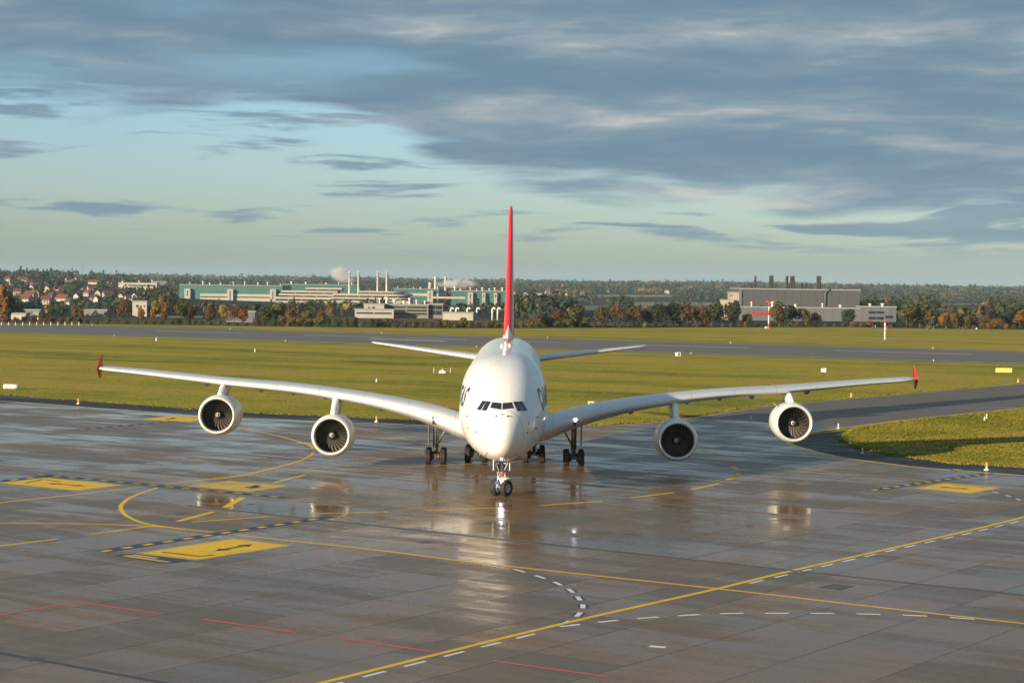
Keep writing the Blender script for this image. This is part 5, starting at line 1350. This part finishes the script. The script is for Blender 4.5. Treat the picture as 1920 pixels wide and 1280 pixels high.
def mast(u, vb, vt, bands, label, arms=False):
    p = gnd(u, vb); d = p.y; h = at_dist(u, vt, d).z; t = thing('antenna_mast', label, 'mast', p); n = len(bands)
    for k, m in enumerate(bands): MB().lathe([(h*k/n,.26),(h*(k+1)/n,.26)], 'z', 12, cap0=True, cap1=True).build('mast_section', M[m], t)
    MB().box((-.5,-.5,0),(.5,.5,.12)).build('footing', M['concretew'], t)
    if arms: MB().tube([(-1.2,0,h+.15),(1.2,0,h+.15)], .2, 8).tube([(-1.1,0,h+.2),(-1.1,0,h+1.5)], .05, 6).tube([(1.1,0,h+.2),(1.1,0,h+1.0)], .05, 6).build('head_bar', M['rpaint'], t)
    else: MB().tube([(0,0,h),(0,0,h+.6)], .12, 6).tube([(.25,0,h*.45),(.65,0,h*.5),(.65,0,h*.65)], .16, 6).build('lamp', M['rpaint'], t)
mast(1441, 615.5, 566, ['rpaint','wpaint','wpaint','rpaint','wpaint','rpaint'], 'red and white banded mast with a crossbar before the huge hall', True)
mast(1659, 637, 597, ['wpaint','wpaint','wpaint','wpaint','rpaint'], 'white mast with a red top standing in the far grass')
cabinet(1437, 616, 1.3, .8, .8, 'low white box at the foot of the banded mast')
p = on_terrain(155, 512, 1500); h = at_dist(155, 489, p.y).z - p.z
t = thing('radio_mast', 'thin lattice radio mast on the wooded hilltop', 'mast', p)
mb = MB()
for q in range(3): mb.tube([(math.cos(q*2.09)*1.2, math.sin(q*2.09)*1.2, -1), (0, 0, h)], .35, 6)
mb.build('legs_frame', M['stackg'], t)
for k in range(8): MB().lathe([(h*k/8, 1.25*(1-k/8)+.1), (h*k/8+.4, 1.25*(1-k/8)+.1)], 'z', 3).build('brace', M['stackg'], t)

# people on the perimeter path
def person_mesh(pose):
    J = {'walk': dict(lf=(-.10,-.28,.03), rf=(.10,.26,.03), lk=(-.10,-.13,.48), rk=(.10,.10,.50), lh=(-.30,.16,.86), rh=(.30,-.18,.88), le=(-.29,.02,1.10), re=(.29,-.04,1.10)),
         'stand': dict(lf=(-.13,0,.03), rf=(.14,.03,.03), lk=(-.12,-.02,.48), rk=(.12,0,.48), lh=(-.27,-.08,.82), rh=(.27,-.06,.82), le=(-.28,.0,1.08), re=(.28,.0,1.08)),
         'photo': dict(lf=(-.15,.04,.03), rf=(.15,-.04,.03), lk=(-.13,0,.48), rk=(.13,-.02,.48), lh=(-.07,-.26,1.52), rh=(.08,-.26,1.52), le=(-.27,-.16,1.22), re=(.27,-.16,1.22))}[pose]
    V = [((0,0,.93),.15),((0,0,1.12),.145),((0,-.01,1.34),.17),((0,-.01,1.48),.075),((0,-.02,1.56),.085),((0,-.03,1.68),.105),((0,-.02,1.77),.06),
         ((-.10,0,.88),.105),(J['lk'],.07),((J['lf'][0],J['lf'][1],.09),.05),((J['lf'][0],J['lf'][1]-.15,.04),.04),((.10,0,.88),.105),(J['rk'],.07),((J['rf'][0],J['rf'][1],.09),.05),((J['rf'][0],J['rf'][1]-.15,.04),.04),
         ((-.20,0,1.40),.075),(J['le'],.055),(J['lh'],.045),((.20,0,1.40),.075),(J['re'],.055),(J['rh'],.045)]
    Eg = [(0,1),(1,2),(2,3),(3,4),(4,5),(5,6),(0,7),(7,8),(8,9),(9,10),(0,11),(11,12),(12,13),(13,14),(2,15),(15,16),(16,17),(2,18),(18,19),(19,20)]
    me = bpy.data.meshes.new('person'); me.from_pydata([v[0] for v in V], Eg, []); o = link('person_tmp', me)
    md = o.modifiers.new('skin', 'SKIN'); o.modifiers.new('sub', 'SUBSURF').levels = 1
    for i, sv in enumerate(me.skin_vertices[0].data): sv.radius = (V[i][1], V[i][1]); sv.use_root = (i == 0)
    dg = bpy.context.evaluated_depsgraph_get(); m2 = bpy.data.meshes.new_from_object(o.evaluated_get(dg)); bpy.data.objects.remove(o)
    z0 = min(v.co.z for v in m2.vertices)
    for v in m2.vertices: v.co.z -= z0
    return m2
BODY = {k: person_mesh(k) for k in ('walk', 'stand', 'photo')}
CL = {'dark': (.02,.02,.025), 'navy': (.02,.035,.09), 'red': (.45,.02,.03), 'white': (.62,.62,.60), 'blue': (.05,.12,.35), 'green': (.03,.08,.04), 'grey': (.15,.15,.16), 'brown': (.10,.055,.03)}
for k, c in CL.items(): M['cloth_'+k] = mat('cloth_'+k, c, .85)
M['skin'] = mat('skin', (.50,.31,.22), .6); M['hair'] = mat('hair', (.05,.035,.025), .7)
def person(u, v, top, legs, pose, face):
    p = gnd(u, v); me = BODY[pose].copy(); me.materials.clear()
    for m in ('cloth_'+legs, 'cloth_'+top, 'skin', 'hair'): me.materials.append(M[m])
    for q in me.polygons:
        c = q.center; z = c.z; q.use_smooth = True
        q.material_index = 3 if z > 1.72 or (z > 1.6 and c.y > .02) else 2 if (z > 1.47 and abs(c.x) < .14 and c.y > -.2) or (abs(c.x) > .2 and z < .93 and z > .76) or (c.y < -.21 and z > 1.4) else 1 if z > .92 else 0
    o = link('person', me, None, p); o.rotation_euler = (0, 0, face)
    word = {'walk': 'walking', 'stand': 'standing', 'photo': 'standing with raised hands'}[pose]
    return tag(o, f'person in {top} top and {legs} trousers {word} by the perimeter hedge', 'person', f'people on the perimeter path: {top} {legs} {pose}')
ppl = [(1262,608.5,'navy'),(1266,609,'dark'),(1270,608.6,'dark'),(1274,608.8,'grey'),(1279,609,'brown'),(1289,609.4,'dark'),(1294,609.8,'white'),(1304,609.3,'navy'),(1122,606.5,'dark'),(1143,606.5,'green'),(1165,606,'grey'),(1303.5,609.5,'green'),(1380,611.5,'navy'),(1387,612,'dark'),(1395,612,'dark'),(1484,614.5,'dark'),(1637,617,'dark'),(1641,617.2,'white'),(1667,617.5,'dark'),(1671,617.3,'blue'),(1738,619,'dark'),(1742,619.2,'brown'),(1746,619,'navy'),(1750,619.3,'blue'),(1774,620,'grey'),(1800,620,'green'),(1805,620.4,'red'),(1810,620.2,'blue'),(1831,621.5,'white')]
for i, (u, v, c) in enumerate(ppl): person(u, v, c, ['dark','navy','grey'][i % 3], ['stand','walk','photo','stand'][i % 4], rnd.uniform(-3, 3))
def umbrella(u, v):
    p = gnd(u, v); t = thing('umbrella', 'open red umbrella held up in the group by the trees' if u < 1340 else 'open red umbrella held up near the dark trees', 'umbrella', p)
    MB().lathe([(2.15,.005),(2.10,.25),(1.98,.48),(1.78,.70),(1.76,.69),(1.94,.46),(2.06,.24)], 'z', 16).build('canopy', M['rpaint'], t); MB().tube([(0,0,0.0),(0,0,2.2)], .018, 6).build('shaft', M['iron'], t)
umbrella(1289.5, 609.6); umbrella(1397, 612.3)

# ------------------------------------------------------------------ air
def build_haze():
    m = bpy.data.materials.new('valley_haze'); m.use_nodes = True; t = m.node_tree; t.nodes.clear()
    v = t.nodes.new('ShaderNodeVolumePrincipled'); v.inputs['Color'].default_value = (.55, .78, 1.0, 1); v.inputs['Density'].default_value = 4.0e-5; v.inputs['Anisotropy'].default_value = 0.0
    o = t.nodes.new('ShaderNodeOutputMaterial'); t.links.new(v.outputs[0], o.inputs['Volume'])
    h = MB().box((-16500, -12500, -70), (16500, 24500, 150)).build('haze', m); stuff(h)
    h['label'] = 'thin blue valley haze over the whole airfield'; h['category'] = 'haze'
build_haze()
